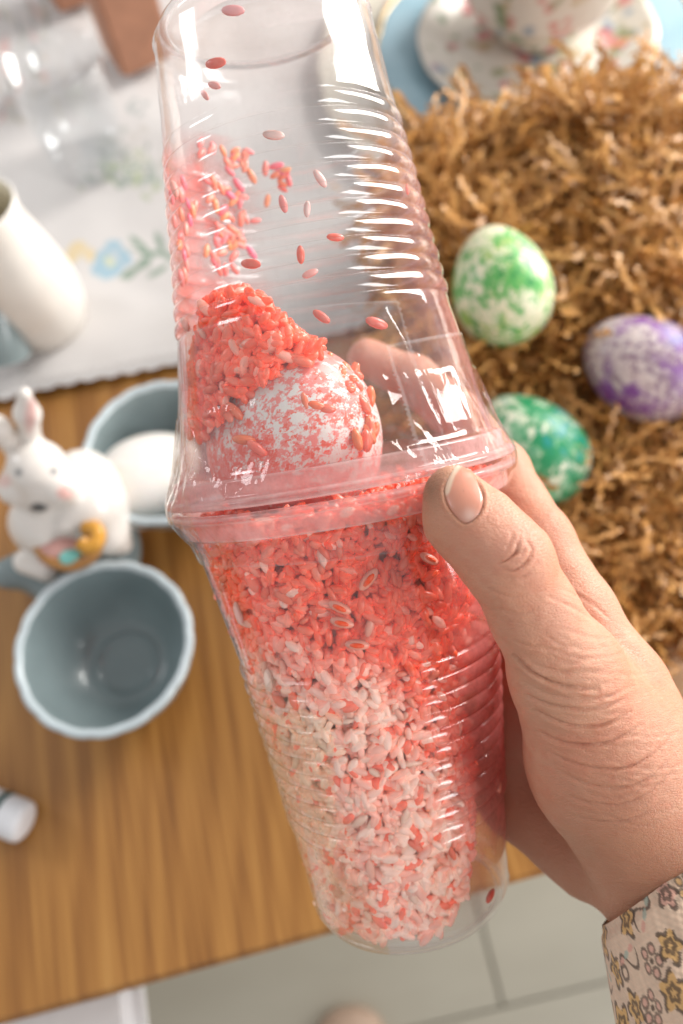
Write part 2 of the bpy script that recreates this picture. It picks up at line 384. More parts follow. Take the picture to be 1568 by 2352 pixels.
v, f = tube_pts([RP(*p)-hc for p in spline([(195, 1212, 6.1), (222, 1218, 6.2), (222, 1245, 6.1), (200, 1256, 6.1), (186, 1243, 6.2)], 24)], .36); obj('chick', mesh('chick', v, f), ORG, rab)
for (x, y, z, mm, s, nm) in ((140, 1255, 5.0, PNK, .42, 'pink_egg'), (163, 1282, 5.25, TEA, .20, 'teal_egg')):
    vv = EV*s; vv = vv[:, [2, 0, 1]]; obj(nm, mesh(nm, vv+RP(x, y, z)-hc, EF), mm, rab)
# ---- white marker, chair, post
mk = empty('marker_pen', W(-20, 1860, .95)); tag(mk, 'white capped pen with dark green ring lying at the left edge of the table', 'pen')
ax = W(60, 1888, .95)-W(-40, 1850, .95); ax /= np.linalg.norm(ax)
mk.rotation_mode = 'QUATERNION'; mk.rotation_quaternion = Vector(ax).to_track_quat('Z', 'Y')
WP = simple('white_plastic', (.78, .79, .82), .35, 300, .05, .04); GP = simple('dark_green_plastic', (.03, .09, .085), .35)
v, f = revolve([(0.001, -6), (.92, -6), (.95, -5.9), (.95, .48), (.93, .5)], 48); obj('barrel', mesh('barrel', v, f), WP, mk)
v, f = revolve([(.93, .42), (1.0, .46), (1.0, .68), (.93, .72)], 48); obj('ring', mesh('ring', v, f), GP, mk)
v, f = revolve([(.93, .69), (.94, .72), (.93, 1.5), (.88, 1.68), (.7, 1.8), (.3, 1.84), (0.001, 1.84)], 48); obj('cap', mesh('cap', v, f), WP, mk)
CH = simple('white_chair_plastic', (.80, .79, .80), .4, 300, .05, .04)
p0, p1 = W(-30, 2384, -4), W(330, 2288, -4); dv = (p1-p0)/np.linalg.norm(p1-p0); L = 26
ch = obj('chair', box(L, 20, 2.2, .8), CH); cpt = p1-dv*L/2+np.array([dv[1], -dv[0], 0])*8.8
ch.location = Vector(cpt)*.01; ch.rotation_euler.z = math.atan2(dv[1], dv[0]); tag(ch, 'white moulded chair seat with rounded corner below the front table edge', 'chair')
for sx in (-1, 1):
    for sy in (-1, 1):
        v, f = revolve([(1.3, -1), (1.1, -30), (.8, -52.5), (0.001, -52.6)], 20); obj('leg', mesh('leg', v+[sx*2-8, sy*4-2, 0], f), CH, ch)
v, f = revolve([(0.001, 3.4), (1.2, 3.3), (2.6, 2.7), (3.4, 1.6), (3.6, 0)], 40, lambda A, r, z: (r*(1+.25*np.cos(A)**2), z))
o = obj('slipper', mesh('slipper', v*.9, f), simple('tan_leather', (.50, .36, .27), .6), loc=W(805, 2385, FZ)); tag(o, 'rounded tan object on the floor at the bottom edge, perhaps a slipper toe', 'slipper')
# ---- cloth
CZ = .22
def mat_cloth(name='white_linen', rough=.85):
    t = NT(name); a = t.n('Attribute', _attribute_name='Col').outputs[0]; c = t.coord('Object')
    wv = t.math('ADD', t.math('SINE', t.math('MULTIPLY', t.n('SeparateXYZ', Vector=c).outputs[0], 5200)), t.math('SINE', t.math('MULTIPLY', t.n('SeparateXYZ', Vector=c).outputs[1], 5200)))
    n = t.noise(c, 25, 4)
    return t.surf(t.prin(a, rough, Normal=t.bump(t.math('ADD', t.math('MULTIPLY', wv, .15), n), .35, .001), Sheen__Weight=.2))
A0, A1 = W(-100, 940, CZ), W(410, 838, CZ); cdv = (A1-A0)/np.linalg.norm(A1-A0); cnv = np.array([-cdv[1], cdv[0], 0])
nu, nv = 620, 460; U = np.linspace(-12, 42, nu); Vv = np.linspace(0, 1, nv)
UU, VV = np.meshgrid(U, Vv, indexing='ij'); edge = .16*np.abs(np.sin(UU*2.6))+.05*np.sin(UU*.7)
TT = VV*46-edge*(1-VV)**20
pts = A0+UU[..., None]*cdv+TT[..., None]*cnv; fp = pts.reshape(-1, 3)
wr = vnoise(fp*[1, 1, 0], .16, 3)*.35+vnoise(fp*[1, 1, 0], .45, 4)*.12+.16*np.exp(-((TT.ravel()-.5)/.35)**2)
fp[:, 2] = CZ+.25+wr*np.clip(TT.ravel()/2+.3, 0, 1)
fp[:, 2] = np.maximum(fp[:, 2], .08)
D = proj(fp); col = np.tile(np.array([.61, .585, .57]), (len(fp), 1))
lace = (TT.ravel() < .75); k = (np.sin(UU.ravel()*14)*np.sin(TT.ravel()*16) > .1) & lace; col[k] *= .82; col[lace] = col[lace]*1.05
nz = vnoise(fp, 1.5, 9)*7; D = D+nz[:, None]
def leaf(x, y, rx, ry, c, a=0, amt=.85):
    global col; col = blob(col, x, y, rx, ry, c, amt, .3, a)
GR, GD, BL, YL, RD = (.18, .27, .20), (.10, .17, .12), (.28, .45, .55), (.66, .52, .28), (.6, .28, .25)
for x, y, a in ((180, 565, 0), (205, 585, .6), (165, 590, 2)): leaf(x, y, 18, 14, YL, a)
for x, y in ((262, 565), (240, 590), (228, 618), (265, 612), (285, 590), (250, 630)): leaf(x, y, 20, 15, BL, x*.3)
leaf(250, 600, 9, 9, (.62, .62, .4))
for x, y, a in ((318, 560, .7), (365, 555, 1.2), (330, 605, -.8), (360, 620, -.6), (395, 590, .4), (300, 628, -.5), (345, 580, 0)): leaf(x, y, 27, 8, GR, a)
leaf(350, 585, 60, 2.5, GR, .2)
for i in range(55):
    x, y = random.gauss(310, 55), random.gauss(400, 22); leaf(x, y, random.uniform(7, 20), random.uniform(4, 8), random.choice([GR, (.30, .38, .18), (.42, .46, .30), (.3, .33, .3)]), random.uniform(0, 3), .55)
for i in range(26):
    x, y = random.gauss(290, 45), random.gauss(345, 28); leaf(x, y, random.uniform(6, 15), random.uniform(4, 8), random.choice([(.35, .34, .34), (.4, .36, .3), GD]), random.uniform(0, 3), .4)
for i in range(60):
    x, y = random.uniform(-20, 110), random.uniform(-60, 290); leaf(x, y, random.uniform(10, 26), random.uniform(4, 9), random.choice([(.30, .32, .28), (.2, .24, .24), (.5, .46, .36), RD]), random.uniform(1, 2), .5)
for x, y in ((310, 232), (322, 262), (300, 250), (335, 240)): leaf(x, y, 9, 8, (.3, .34, .33), 0, .7)
for i in range(40):
    x, y = random.uniform(480, 800), random.uniform(300, 640); leaf(x, y, random.uniform(6, 14), random.uniform(4, 8), random.choice([(.45, .47, .42), (.55, .5, .45)]), random.uniform(0, 3), .25)
me = mesh('cloth', fp, grid_faces(nu, nv)); vcol(me, np.clip(col, 0, 1)); cl = obj('tablecloth', me, mat_cloth()); tag(cl, 'white linen tablecloth with embroidered flowers and scalloped lace edge', 'tablecloth')
# ---- glass tumbler, jug, blue dish
def mat_glass(name, tint=(.96, .98, .98)):
    t = NT(name); lw = t.schlick(.09); tr = t.n('BsdfTransparent', Color=tint); gl = t.n('BsdfGlossy', Color=(1, 1, 1), Roughness=.03)
    return t.surf(t.n('MixShader', i0=lw, i1=tr, i2=gl))
GLS = mat_glass('clear_glass', (.97, .98, .985))
gb = W(112, 142, 7.6); gb[2] = .45; v, f = revolve([(0.001, 0), (2.3, 0), (2.45, .1), (2.5, .8), (2.75, 4), (3.0, 7.1), (3.04, 7.2), (2.92, 7.2), (2.65, 4), (2.4, 1.1), (1.9, .8), (0.001, .75)], 96)
o = obj('drinking_glass', mesh('glass', v, f), GLS, loc=gb); tag(o, 'tall clear drinking glass standing on the white cloth at the top left', 'glass')
# dried stems behind / in the glass
jc = W(-42, 492, 9.2); jc[2] = .5
def jfn(A, r, z): return r*(1+.03*np.sin(2*A)), z
v, f = revolve([(0.001, 0), (2.2, 0), (2.8, .4), (3.15, 1.8), (3.1, 3.2), (2.65, 5.2), (2.3, 6.6), (2.1, 7.6), (2.25, 8.4), (2.2, 8.5), (2.05, 8.42), (1.92, 7.6), (1.98, 6.6), (2.4, 5.2), (2.5, 3), (0.001, 2.5)], 96, jfn); v = v*[.86, .86, 1.1]
jug = empty('jug', jc); tag(jug, 'white ceramic jug with round open mouth at the left edge on the cloth', 'jug')
jm = mesh('jug', v, f); jm.materials.append(CER_WHITE); jm.materials.append(CER_CREAM)
for p in jm.polygons:
    if (p.vertices[0] % 16) >= 10: p.material_index = 1
obj('body', jm, None, jug)
bd0, bd1 = W(-40, 640, 3), W(30, 820, 1.5)
v, f = tube_pts(spline([W(-34, 600, 6), W(-18, 690, 4.5), W(-2, 770, 3), W(10, 812, 2.0)], 24), [1.0+.5*i/23 for i in range(24)], 24)
o = obj('blue_vase', mesh('vase', v-bd0, f), CER_BLUE, loc=bd0); tag(o, 'pale blue-grey ceramic piece leaning in front of the white jug at the left edge', 'ceramic piece')
# brown uprights beyond
BRN = simple('reddish_wood', (.42, .20, .12), .6)
for (x, w_, y, lab) in ((322, 118, 165, 'broad reddish-brown upright standing behind the cloth left of the upper cup'), (172, 100, 20, 'narrow reddish-brown upright seen behind the drinking glass rim')):
    c = W(x, y, 1.0); d = np.linalg.norm(c-CP)*.95; r = w_/2/F*d*1.0
    o = obj('wooden_post', box(2*r, 2*r, 26, .25), BRN, loc=c+np.array([0, r, 13])); o.rotation_euler.z = .35; tag(o, lab, 'wooden post')
# ---- plates and teacup
pc = W(1222, 132, 1.0); pc[2] = 0
def disc_prof(R, z0, h, lip, th=.35):
    return [(0.001, z0), (R*.6, z0), (R*.72, z0+.12), (R*.97, z0+h), (R, z0+h+lip), (R-.05, z0+h+lip+th*.5), (R*.96, z0+h+th), (R*.72, z0+.12+th), (R*.62, z0+th), (0.001, z0+th)]
def wavy(n, a): return lambda A, r, z: (r*(1+a*np.abs(np.sin(A*n))*np.clip(r/8-.3, 0, 1)), z)
GOLD = NT('gold_rim'); GOLD = GOLD.surf(GOLD.prin((.45, .32, .16), .35, Metallic=.5))
def floral(v, base, n, cols, seed, s=(.25, .7)):
    r2 = random.Random(seed); col = np.tile(np.array(base), (len(v), 1)); idx = [r2.randrange(len(v)) for _ in range(n)]
    for i in idx:
        c = v[i]; rad = r2.uniform(*s); cc = np.array(r2.choice(cols)); d = np.linalg.norm((v-c)*[1, 1, .8], axis=1)+vnoise(v, 3, seed)*rad*.4
        k = (1-ss(rad*.6, rad*1.1, d))*.9; col = col*(1-k[:, None])+cc*k[:, None]
    return col
def dense(prof, n):
    prof = np.asarray(prof, float); s = np.r_[0, np.cumsum(np.linalg.norm(np.diff(prof, axis=0), axis=1))]; t = np.linspace(0, s[-1], n)
    return np.stack([np.interp(t, s, prof[:, 0]), np.interp(t, s, prof[:, 1])], -1)
FL = [(.55, .13, .13), (.58, .2, .18), (.16, .24, .12), (.28, .30, .16), (.22, .30, .40), (.48, .38, .22), (.18, .26, .14)]
v, f = revolve(dense(disc_prof(14.2, .5, .8, .15), 90), 220, wavy(9, .012)); col = floral(v, (.60, .56, .47), 60, FL, 3, (.2, .4))
me = mesh('charger', v, f); vcol(me, col); o = obj('dinner_plate', me, GLAZE, loc=pc); tag(o, 'large cream patterned plate at the bottom of the plate stack, top right', 'plate')
v, f = revolve(disc_prof(10.2, 1.1, .9, .1), 160, wavy(9, .012)); bp = empty('blue_plate', pc); tag(bp, 'blue scalloped plate with gold edge under the floral saucer', 'plate')
t = NT('blue_glaze'); PB = t.surf(t.prin(t.ramp(t.noise(t.coord('Object'), 20, 3), (.3, (.26, .42, .50)), (.7, (.38, .54, .62))), .2, Normal=t.bump(t.noise(t.coord('Object'), 14, 2), .5, .004)))
obj('dish', mesh('dish', v, f), PB, bp)
aa = np.linspace(0, 2*math.pi, 241); rr = 10.2*(1+.012*np.abs(np.sin(aa*9))); v, f = tube_pts(np.stack([rr*np.cos(aa), rr*np.sin(aa), np.full_like(aa, 2.2)], -1), .2, 10); obj('gold_edge', mesh('edge', v, f), GOLD, bp)
v, f = revolve(dense(disc_prof(7.6, 1.6, 1.0, .1), 80), 200, wavy(7, .01)); col = floral(v, (.66, .62, .55), 210, FL, 5, (.22, .62))
me = mesh('saucer', v, f); vcol(me, col); o = obj('saucer', me, GLAZE, loc=pc); tag(o, 'floral saucer standing on the blue plate beneath the teacup', 'saucer')
cup_p = [(0.001, 2.1), (2.4, 2.1), (2.6, 2.3), (2.5, 2.7), (3.6, 3.4), (4.8, 5.0), (5.3, 7.2), (5.6, 8.4), (5.65, 8.5), (5.5, 8.5), (5.15, 7.2), (4.6, 5.1), (3.4, 3.8), (0.001, 3.3)]
v, f = revolve(dense(cup_p, 130), 200); col = floral(v, (.66, .62, .56), 240, FL, 8, (.22, .6)); zz = v[:, 2]; col[zz > 8.3] = (.42, .34, .18)
me = mesh('teacup', v, f); vcol(me, col); o = obj('teacup', me, GLAZE, loc=pc+np.array([.3, 1.2, 0])); tag(o, 'floral teacup with flower sprigs on the saucer at the top right', 'teacup')
# ---- kraft paper shred
def mat_kraft():
    t = NT('kraft_paper'); c = t.coord('Object'); a = t.n('ObjectInfo').outputs['Random']; n = t.noise(c, 260, 4, .6); vc = t.n('Attribute', _attribute_name='Col').outputs[0]
    v = t.math('ADD', t.math('MULTIPLY', n, .8), t.math('MULTIPLY', vc, .35))
    col = t.ramp(v, (.25, (.32, .135, .030)), (.6, (.56, .275, .075)), (.95, (.74, .44, .17)))
    d = t.prin(col, .42, Normal=t.bump(n, .3, .0006), Specular__IOR__Level=.4); tl = t.n('BsdfTranslucent', Color=col)
    return t.surf(t.n('MixShader', i0=.14, i1=d, i2=tl))
KR = mat_kraft()
def strip(n=26, w_=.34, seed=0):
    r = np.random.default_rng(seed); fold = r.uniform(.24, .42); amp = r.uniform(.08, .17)
    s = np.arange(n); x = s*fold*.72; z = ((s % 2)*2-1)*amp*r.uniform(.7, 1.2, n)
    th = np.cumsum(r.normal(0, .30, n))+r.normal(0, .09)*s; ph = np.cumsum(r.normal(0, .06, n))
    dx = np.diff(x, prepend=0); px = np.cumsum(dx*np.cos(th)*np.cos(ph)); py = np.cumsum(dx*np.sin(th)); pz = np.cumsum(dx*np.sin(ph))
    C = np.stack([px, py, pz], -1); N = np.stack([-np.sin(th), np.cos(th), np.zeros(n)], -1); tw = np.cumsum(r.normal(0, .16, n))
    N = N*np.cos(tw)[:, None]+np.array([0, 0, 1])*np.sin(tw)[:, None]; Z = np.stack([np.zeros(n), -np.sin(tw), np.cos(tw)], -1)
    C = C+Z*z[:, None]; C -= C.mean(0)
    v = np.stack([C-N*w_/2, C+N*w_/2], 1).reshape(-1, 3); i = np.arange(n-1)*2
    return v, np.stack([i, i+1, i+3, i+2], -1)
PV = [strip(random.randint(18, 40), random.uniform(.19, .30), k) for k in range(24)]
# pile surface
poly = [(930, 370), (960, 335), (1040, 300), (1120, 300), (1220, 262), (1310, 222), (1568, 205), (2100, 190), (2100, 1500), (1560, 1500), (1480, 1500), (1330, 1500), (1180, 1350), (1060, 1100), (980, 800), (940, 600)]
def inpoly(x, y, pg):
    c = np.zeros(x.shape, bool); n = len(pg)
    for i in range(n):
        x1, y1 = pg[i]; x2, y2 = pg[i-1]; k = ((y1 > y) != (y2 > y)) & (x < (x2-x1)*(y-y1)/((y2-y1) or 1e-9)+x1); c ^= k
    return c
def pile_z(x, y):     # display pixel -> surface height
    x = np.asarray(x, float); y = np.asarray(y, float)
    z = np.interp(y, [150, 260, 700, 1100, 1500], [9.3, 8.6, 7.6, 5.4, 3.4])
    return z+1.0*vnoise(np.stack([x*.008, y*.008, y*0], -1).reshape(-1, 3), 1.0, 2).reshape(x.shape)
def edgedist(x, y):
    pg = np.array(poly, float); d = np.full(x.shape, 1e9)
    for i in range(len(pg)):
        a_, b_ = pg[i-1], pg[i]; ab = b_-a_; t_ = np.clip(((x-a_[0])*ab[0]+(y-a_[1])*ab[1])/(ab@ab), 0, 1); d = np.minimum(d, np.hypot(x-a_[0]-t_*ab[0], y-a_[1]-t_*ab[1]))
    return d
spots = []
while len(spots) < 6600:
    x, y = random.uniform(900, 2000), random.uniform(150, 1510)
    if x > 1640 and random.random() < .8: continue
    if not inpoly(np.array([x]), np.array([y]), poly)[0]: continue
    e = edgedist(np.array([x]), np.array([y]))[0]; z = pile_z([x], [y])[0]; dp = abs(random.gauss(0, 1))*1.1
    dp = min(dp, z-.4); spots.append((x, y, z-dp*1.0-.25, dp))
EGGS = [(1150, 655, 37.0), (1475, 843, 36.8), (1218, 1032, 37.2), (1580, 1566, 36)]
eggpos = [c2w(P(*e)) for e in EGGS]
def near_egg(p, k):
    for e in eggpos[:3]:
        dv = p-e; dl = np.linalg.norm(dv[:2])
        if dl < k and dv[2] > -1.7: return True
    return False
spots.sort(key=lambda s: s[3]); allv, allf, allc, off, cnt = [], [], [], 0, 0
kmeshes = []
for vv, ff in PV:
    me = mesh('strip', vv, ff, False); vcol(me, np.full((len(vv), 3), random.random())); me.materials.append(KR); kmeshes.append(me)
def rotm(a, b_, c): return np.array(Matrix.Rotation(c, 3, 'Z') @ Matrix.Rotation(b_, 3, 'Y') @ Matrix.Rotation(a, 3, 'X'))
for (x, y, z, dp) in spots:
    p = W(x, y, z); k = random.randrange(24)
    if near_egg(p, 3.2): continue
    rx, ry, rz = random.gauss(0, .45), random.gauss(0, .25), random.uniform(0, 6.28)
    onp = 880 < x < 1560 and dp < .7
    if onp and cnt < 300 and random.random() < .5 and (x > 950 or y < 600) and not (x < 1300 and y > 1250):
        cnt += 1; o = obj('paper_strip', kmeshes[k]); o.location = Vector(p)*.01; o.rotation_euler = (rx, ry, rz)
        tag(o, 'crinkled brown kraft paper strip on top of the shredded nest', 'paper strip', 'crinkled kraft paper strips around the dyed eggs'); continue
    vv, ff = PV[k]; M = rotm(rx, ry, rz); v = vv @ M.T+p; allv.append(v); allf.append(ff+off); allc.append(np.full((len(v), 3), random.random())); off += len(v)
me = mesh('shred', np.concatenate(allv), np.concatenate(allf), False); vcol(me, np.concatenate(allc)); o = obj('paper_shred', me, KR); tag(o, 'deep nest of crinkled brown kraft paper shred holding the dyed eggs', 'paper shred', kind='stuff')
# box under the nest (dark kraft bed)
gx, gy = np.meshgrid(np.linspace(860, 2050, 60), np.linspace(130, 1520, 70), indexing='ij'); e = edgedist(gx, gy)*np.where(inpoly(gx, gy, poly), 1, -1)
zz = np.where(e > 0, (pile_z(gx, gy)-1.9)*ss(0, 30, e)+.3, .3); zz = np.clip(zz, .3, None)
v = np.array([W(a_, b_, c_) for a_, b_, c_ in zip(gx.ravel(), gy.ravel(), zz.ravel())]); ff = grid_faces(60, 70); keep = inpoly(gx, gy, poly).ravel()[ff].all(1)
kb = simple('kraft_bed', (.26, .12, .04), .9, 300, .6); o = obj('packed_shred', mesh('bed', v, ff[keep]), kb); tag(o, 'tightly packed brown paper shred under the loose strips', 'paper shred', kind='stuff')
for c, s_, m_, axis, l_ in zip(eggpos, (1.0, 1.02, 1.03, 1.1), (G1, PU, G2, BR), ((-.05, .9, .25), (-.55, .45, .2), (-.45, .75, .2), (.9, .3, .1)),
        ('light green speckled egg in the paper nest, nearest the plates', 'purple and cream speckled egg at the right edge of the paper nest', 'teal-green speckled egg in the nest just above the hand', 'plain tan egg at the right edge below the paper nest')):
    place_egg(c, axis, m_, l_, s_)
# ---- the taped cups
rimC = P(783, 1106, 21.8); tilt = math.radians(6); an = math.radians(9.9)
A = np.array([-math.sin(an)*math.cos(tilt), math.cos(an)*math.cos(tilt), math.sin(tilt)])      # up along upper cup (camera coords)
Xc = np.cross(A, np.array([0, 0, 1.0])); Xc /= np.linalg.norm(Xc); Yc = np.cross(A, Xc)          # Xc to the right
if Xc[0] < 0: Xc = -Xc
Yc = np.cross(A, Xc)                                                                             # frame Xc, Yc, A right-handed
CUPM = np.stack([Xc, Yc, A], 1)
def cup2cam(p): return p @ CUPM.T+rimC
def cam2cup(q): return (q-rimC) @ CUPM
M4 = Matrix([[*CUPM[i], rimC[i]*.01] for i in range(3)]+[[0, 0, 0, 1]]); CUPW = CM @ M4
frontsign = -1 if Yc[2] < 0 else 1          # which cup-Y faces the camera
def wallR(t): return np.interp(t, [0, .6, 1.2, 4, 8.2, 10.7, 11.3, 11.65], [4.22, 4.10, 3.98, 3.50, 3.02, 2.76, 2.70, 2.50])
def cup_profile():
    pr = [(4.22, .03), (4.38, .0), (4.50, .02), (4.55, .07), (4.55, .14), (4.50, .19), (4.38, .21), (4.32, .24), (4.30, .32), (4.29, .58), (4.26, .64), (4.14, .67), (4.09, .74)]
    t = .9
    while t < 4.15: pr.append((float(wallR(t)), t)); t += .12
    n, pitch = 11, .415
    for g in range(n):
        for u in (0, .05, .10, .16, .24, .36, .50, .64, .76, .86, .93, .97):
            tt = 4.2+(g+u)*pitch; bd = 0 if u == 0 else (.6 if u in (.05, .97) else 1); pr.append((float(wallR(tt))-.045+bd*(.045+.068*math.sin(math.pi*u)), tt))
    t = 4.2+n*pitch
    while t < 11.2: pr.append((float(wallR(t)), t)); t += .12
    pr += [(2.74, 11.25), (2.70, 11.34), (2.60, 11.52), (2.52, 11.64), (2.46, 11.7), (2.38, 11.7), (2.33, 11.64), (2.30, 11.5), (2.22, 11.42), (1.9, 11.40), (1.84, 11.36), (1.78, 11.40), (1.0, 11.40), (0.02, 11.40)]
    return np.array(pr)
def mat_plastic(name, ior=1.5, haze=.03, scr=.25):
    t = NT(name); c = t.coord('Object'); st = t.n('Attribute', _attribute_name='Col'); sc1 = t.noise(t.coord('Object', (900, 900, 60)), 1, 3, .6); sp = t.noise(c, 1600, 2, .5)
    nrm = t.bump(t.noise(c, 130, 2), scr*.3, .0006)
    fr = t.schlick(.055, nrm, 1.25)
    tr = t.n('BsdfTransparent', Color=(.985, .98, .98)); gl = t.n('BsdfGlossy', Color=(1, 1, 1), Roughness=.10, Normal=nrm)
    base = t.n('MixShader', i0=fr, i1=tr, i2=gl)
    col = st.outputs['Color']; al = st.outputs['Alpha']
    dif = t.n('BsdfDiffuse', Color=col); tl = t.n('BsdfTranslucent', Color=col); dd = t.n('MixShader', i0=.5, i1=dif, i2=tl)
    mod = t.math('MULTIPLY', al, t.ramp(t.noise(c, 160, 4, .65), (.3, .55), (.7, 1.25)))
    a2 = t.math('ADD', mod, t.math('MULTIPLY', t.ramp(sc1, (.5, 0.0), (.8, 1.0)), haze), clamp=True)
    return t.surf(t.n('MixShader', i0=a2, i1=base, i2=dd))
PL = mat_plastic('clear_cup_plastic')
cups = empty('taped_cups', mw=CUPW); tag(cups, 'pair of clear ribbed plastic cups taped rim to rim as a rice shaker', 'plastic cups')
prof = cup_profile(); SEG = 192
for k, sgn in enumerate((1, -1)):
    pr = prof.copy(); pr[:, 1] = sgn*(pr[:, 1]+.05)
    def wob(A_, r, z):
        return r*(1+.004*np.sin(2*A_+sgn)+.003*np.sin(3*A_))+.010*np.sin(A_*5+z*3.1)*np.sin(z*2.3+A_*2)*(np.abs(z) > 3.8)+.012*np.sin(A_*9+z*1.7)*np.sin(z*4.1)*(np.abs(z) > 4.1)*(np.abs(z) < 9), z
    v, f = revolve(pr, SEG, wob)
    if sgn < 0: f = f[:, ::-1]
    D = projc(cup2cam(v)); front = (v[:, 1]*frontsign > 0); t_ = np.abs(v[:, 2]); xx = v[:, 0]/np.maximum(np.hypot(v[:, 0], v[:, 1]), .01)
    a = np.zeros(len(v)); col = np.tile(np.array([.85, .80, .80]), (len(v), 1)); n1 = vnoise(v, .9, 5); n2 = vnoise(v, 2.2, 6)
    rimz = ((t_ > .2) & (t_ < .70)); a[rimz] = .50; a[t_ < .24] = .42; col[t_ < .78] = (.90, .62, .60); ln_ = (np.abs(t_-.10) < .03) | (np.abs(t_-.235) < .03) | (np.abs(t_-.68) < .03); a[ln_] = .60; col[ln_] = (.92, .76, .74)
    a[t_ > 11.2] += .05; gv = ((t_ > 4.15) & (t_ < 8.8)); ph_ = ((t_-.035-4.2)/.415) % 1; nt = gv & ((ph_ < .03) | (ph_ > .985)); a[nt] = .26; col[nt] = (.86, .80, .78) if sgn > 0 else (.50, .20, .16); e_ = (np.abs(t_-11.66) < .06) | (np.abs(t_-11.35) < .04); a[e_] = .45  # rib notch lines tinted in to stand for refraction in thick plastic
    red = np.array([.80, .16, .12]); pk = np.array([.85, .42, .40])
    if sgn > 0:
        k1 = ss(.45, 1.0, -xx)*ss(11.5, 7, t_)*.22*(1+n1); k2 = ss(.55, 1.0, xx)*ss(9.5, 7, t_)*.18*(1+n1*.8)
        k3 = (~front)*ss(.15, .8, -xx)*ss(9.5, 8, t_)*ss(3, 5, t_)*.45*np.clip(.7+n1*1.3, 0, 1.6)
        k3 = np.maximum(k3, (~front)*(t_ < 10)*.75*np.clip(.75+n2, 0, 1.3)*np.exp(-((D[:, 0]-490-.12*(D[:, 1]-470))/60)**2-((D[:, 1]-455)/130)**2)); s_ = np.clip(k1+k2+k3, 0, .8); low = ss(1.8, 0.6, t_)*ss(.2, 1, -xx)*.4*front; s_ = np.clip(s_+low, 0, .8)
        hz = front*ss(6, 9, t_)*.15*(1+n2)*ss(-.6, .3, xx)
        wsum = np.maximum(a+s_+hz, 1e-4); w3 = np.clip(k3/np.maximum(s_, .02), 0, 1)[:, None]; ps = pk*(1-w3)+np.array([.93, .13, .09])*w3; col = (col*(a+hz)[:, None]+ps*s_[:, None])/wsum[:, None]; a = a+s_+hz
    else:
        k1 = ss(.28, .75, xx)*ss(11.6, 9.0, t_)*.62*(1+n1*.35)*ss(.6, 1.6, t_); k1 = k1+(~front)*.3*ss(11, 9, t_)
        k2 = front*(.04*(1+n2)+.34*ss(770, 640, D[:, 0]-.35*(D[:, 1]-1700))*ss(1480, 1760, D[:, 1])*(1+.25*n1)); col = np.where((k2 > .12)[:, None], np.array([.80, .62, .40]), col)
        s_ = np.clip(k1, 0, .85); wsum = np.maximum(a+s_+k2, 1e-4); rr_ = red*.6+pk*.4; col = (col*(a+k2)[:, None]+rr_*s_[:, None])/wsum[:, None]; a = a+s_+k2
    me = mesh('cup', v, f); vcol(me, np.concatenate([col, np.clip(a, 0, .9)[:, None]], 1)); o = obj('cup', me, PL, cups)
    o['label'] = 'upturned upper cup, nearly empty' if sgn > 0 else 'lower cup packed with dyed rice'
# tape
t = NT('clear_tape'); c = t.coord('Object'); st = t.n('Attribute', _attribute_name='Col')
wr_ = t.noise(t.coord('Object', (70, 70, 18)), 1, 3, .6, 1.2); nrm = t.bump(wr_, .28, .004); fr = t.schlick(.032, nrm, 1.0)
b_ = t.n('MixShader', i0=fr, i1=t.n('BsdfTransparent', Color=(.985, .985, .985)), i2=t.n('BsdfGlossy', Color=(1, 1, 1), Roughness=.03, Normal=nrm))
TP = t.surf(t.n('MixShader', i0=st.outputs['Alpha'], i1=b_, i2=t.n('BsdfDiffuse', Color=st.outputs['Color'])))
def pl_dist(D, pts):
    d = np.full(len(D), 1e9); tt_ = np.zeros(len(D)); pts = np.asarray(pts, float)
    for i in range(len(pts)-1):
        a_, b_ = pts[i], pts[i+1]; ab = b_-a_; t_ = np.clip(((D-a_)@ab)/(ab@ab), 0, 1); dd = np.linalg.norm(D-a_-t_[:, None]*ab, axis=1); k = dd < d; d[k] = dd[k]; tt_[k] = ((i+t_)/(len(pts)-1))[k]
    return d, tt_
CREASE = [([(885, 718), (925, 790), (965, 900), (1005, 985)], .05), ([(555, 800), (548, 900), (535, 1000), (520, 1085)], .04), ([(430, 945), (455, 1040), (490, 1120)], .04), ([(480, 945), (450, 1060), (425, 1130)], .04),
          ([(840, 800), (880, 870), (900, 950), (870, 1010)], .04), ([(605, 790), (630, 850), (620, 900)], .02), ([(770, 1165), (800, 1235), (740, 1260)], .05), ([(960, 820), (1000, 920), (1030, 1010)], .03), ([(440, 1190), (480, 1270), (560, 1330)], .03),
          ([(690, 960), (640, 1060), (600, 1110)], .015), ([(860, 1000), (960, 1060)], .03), ([(900, 1150), (930, 1220)], .02)]
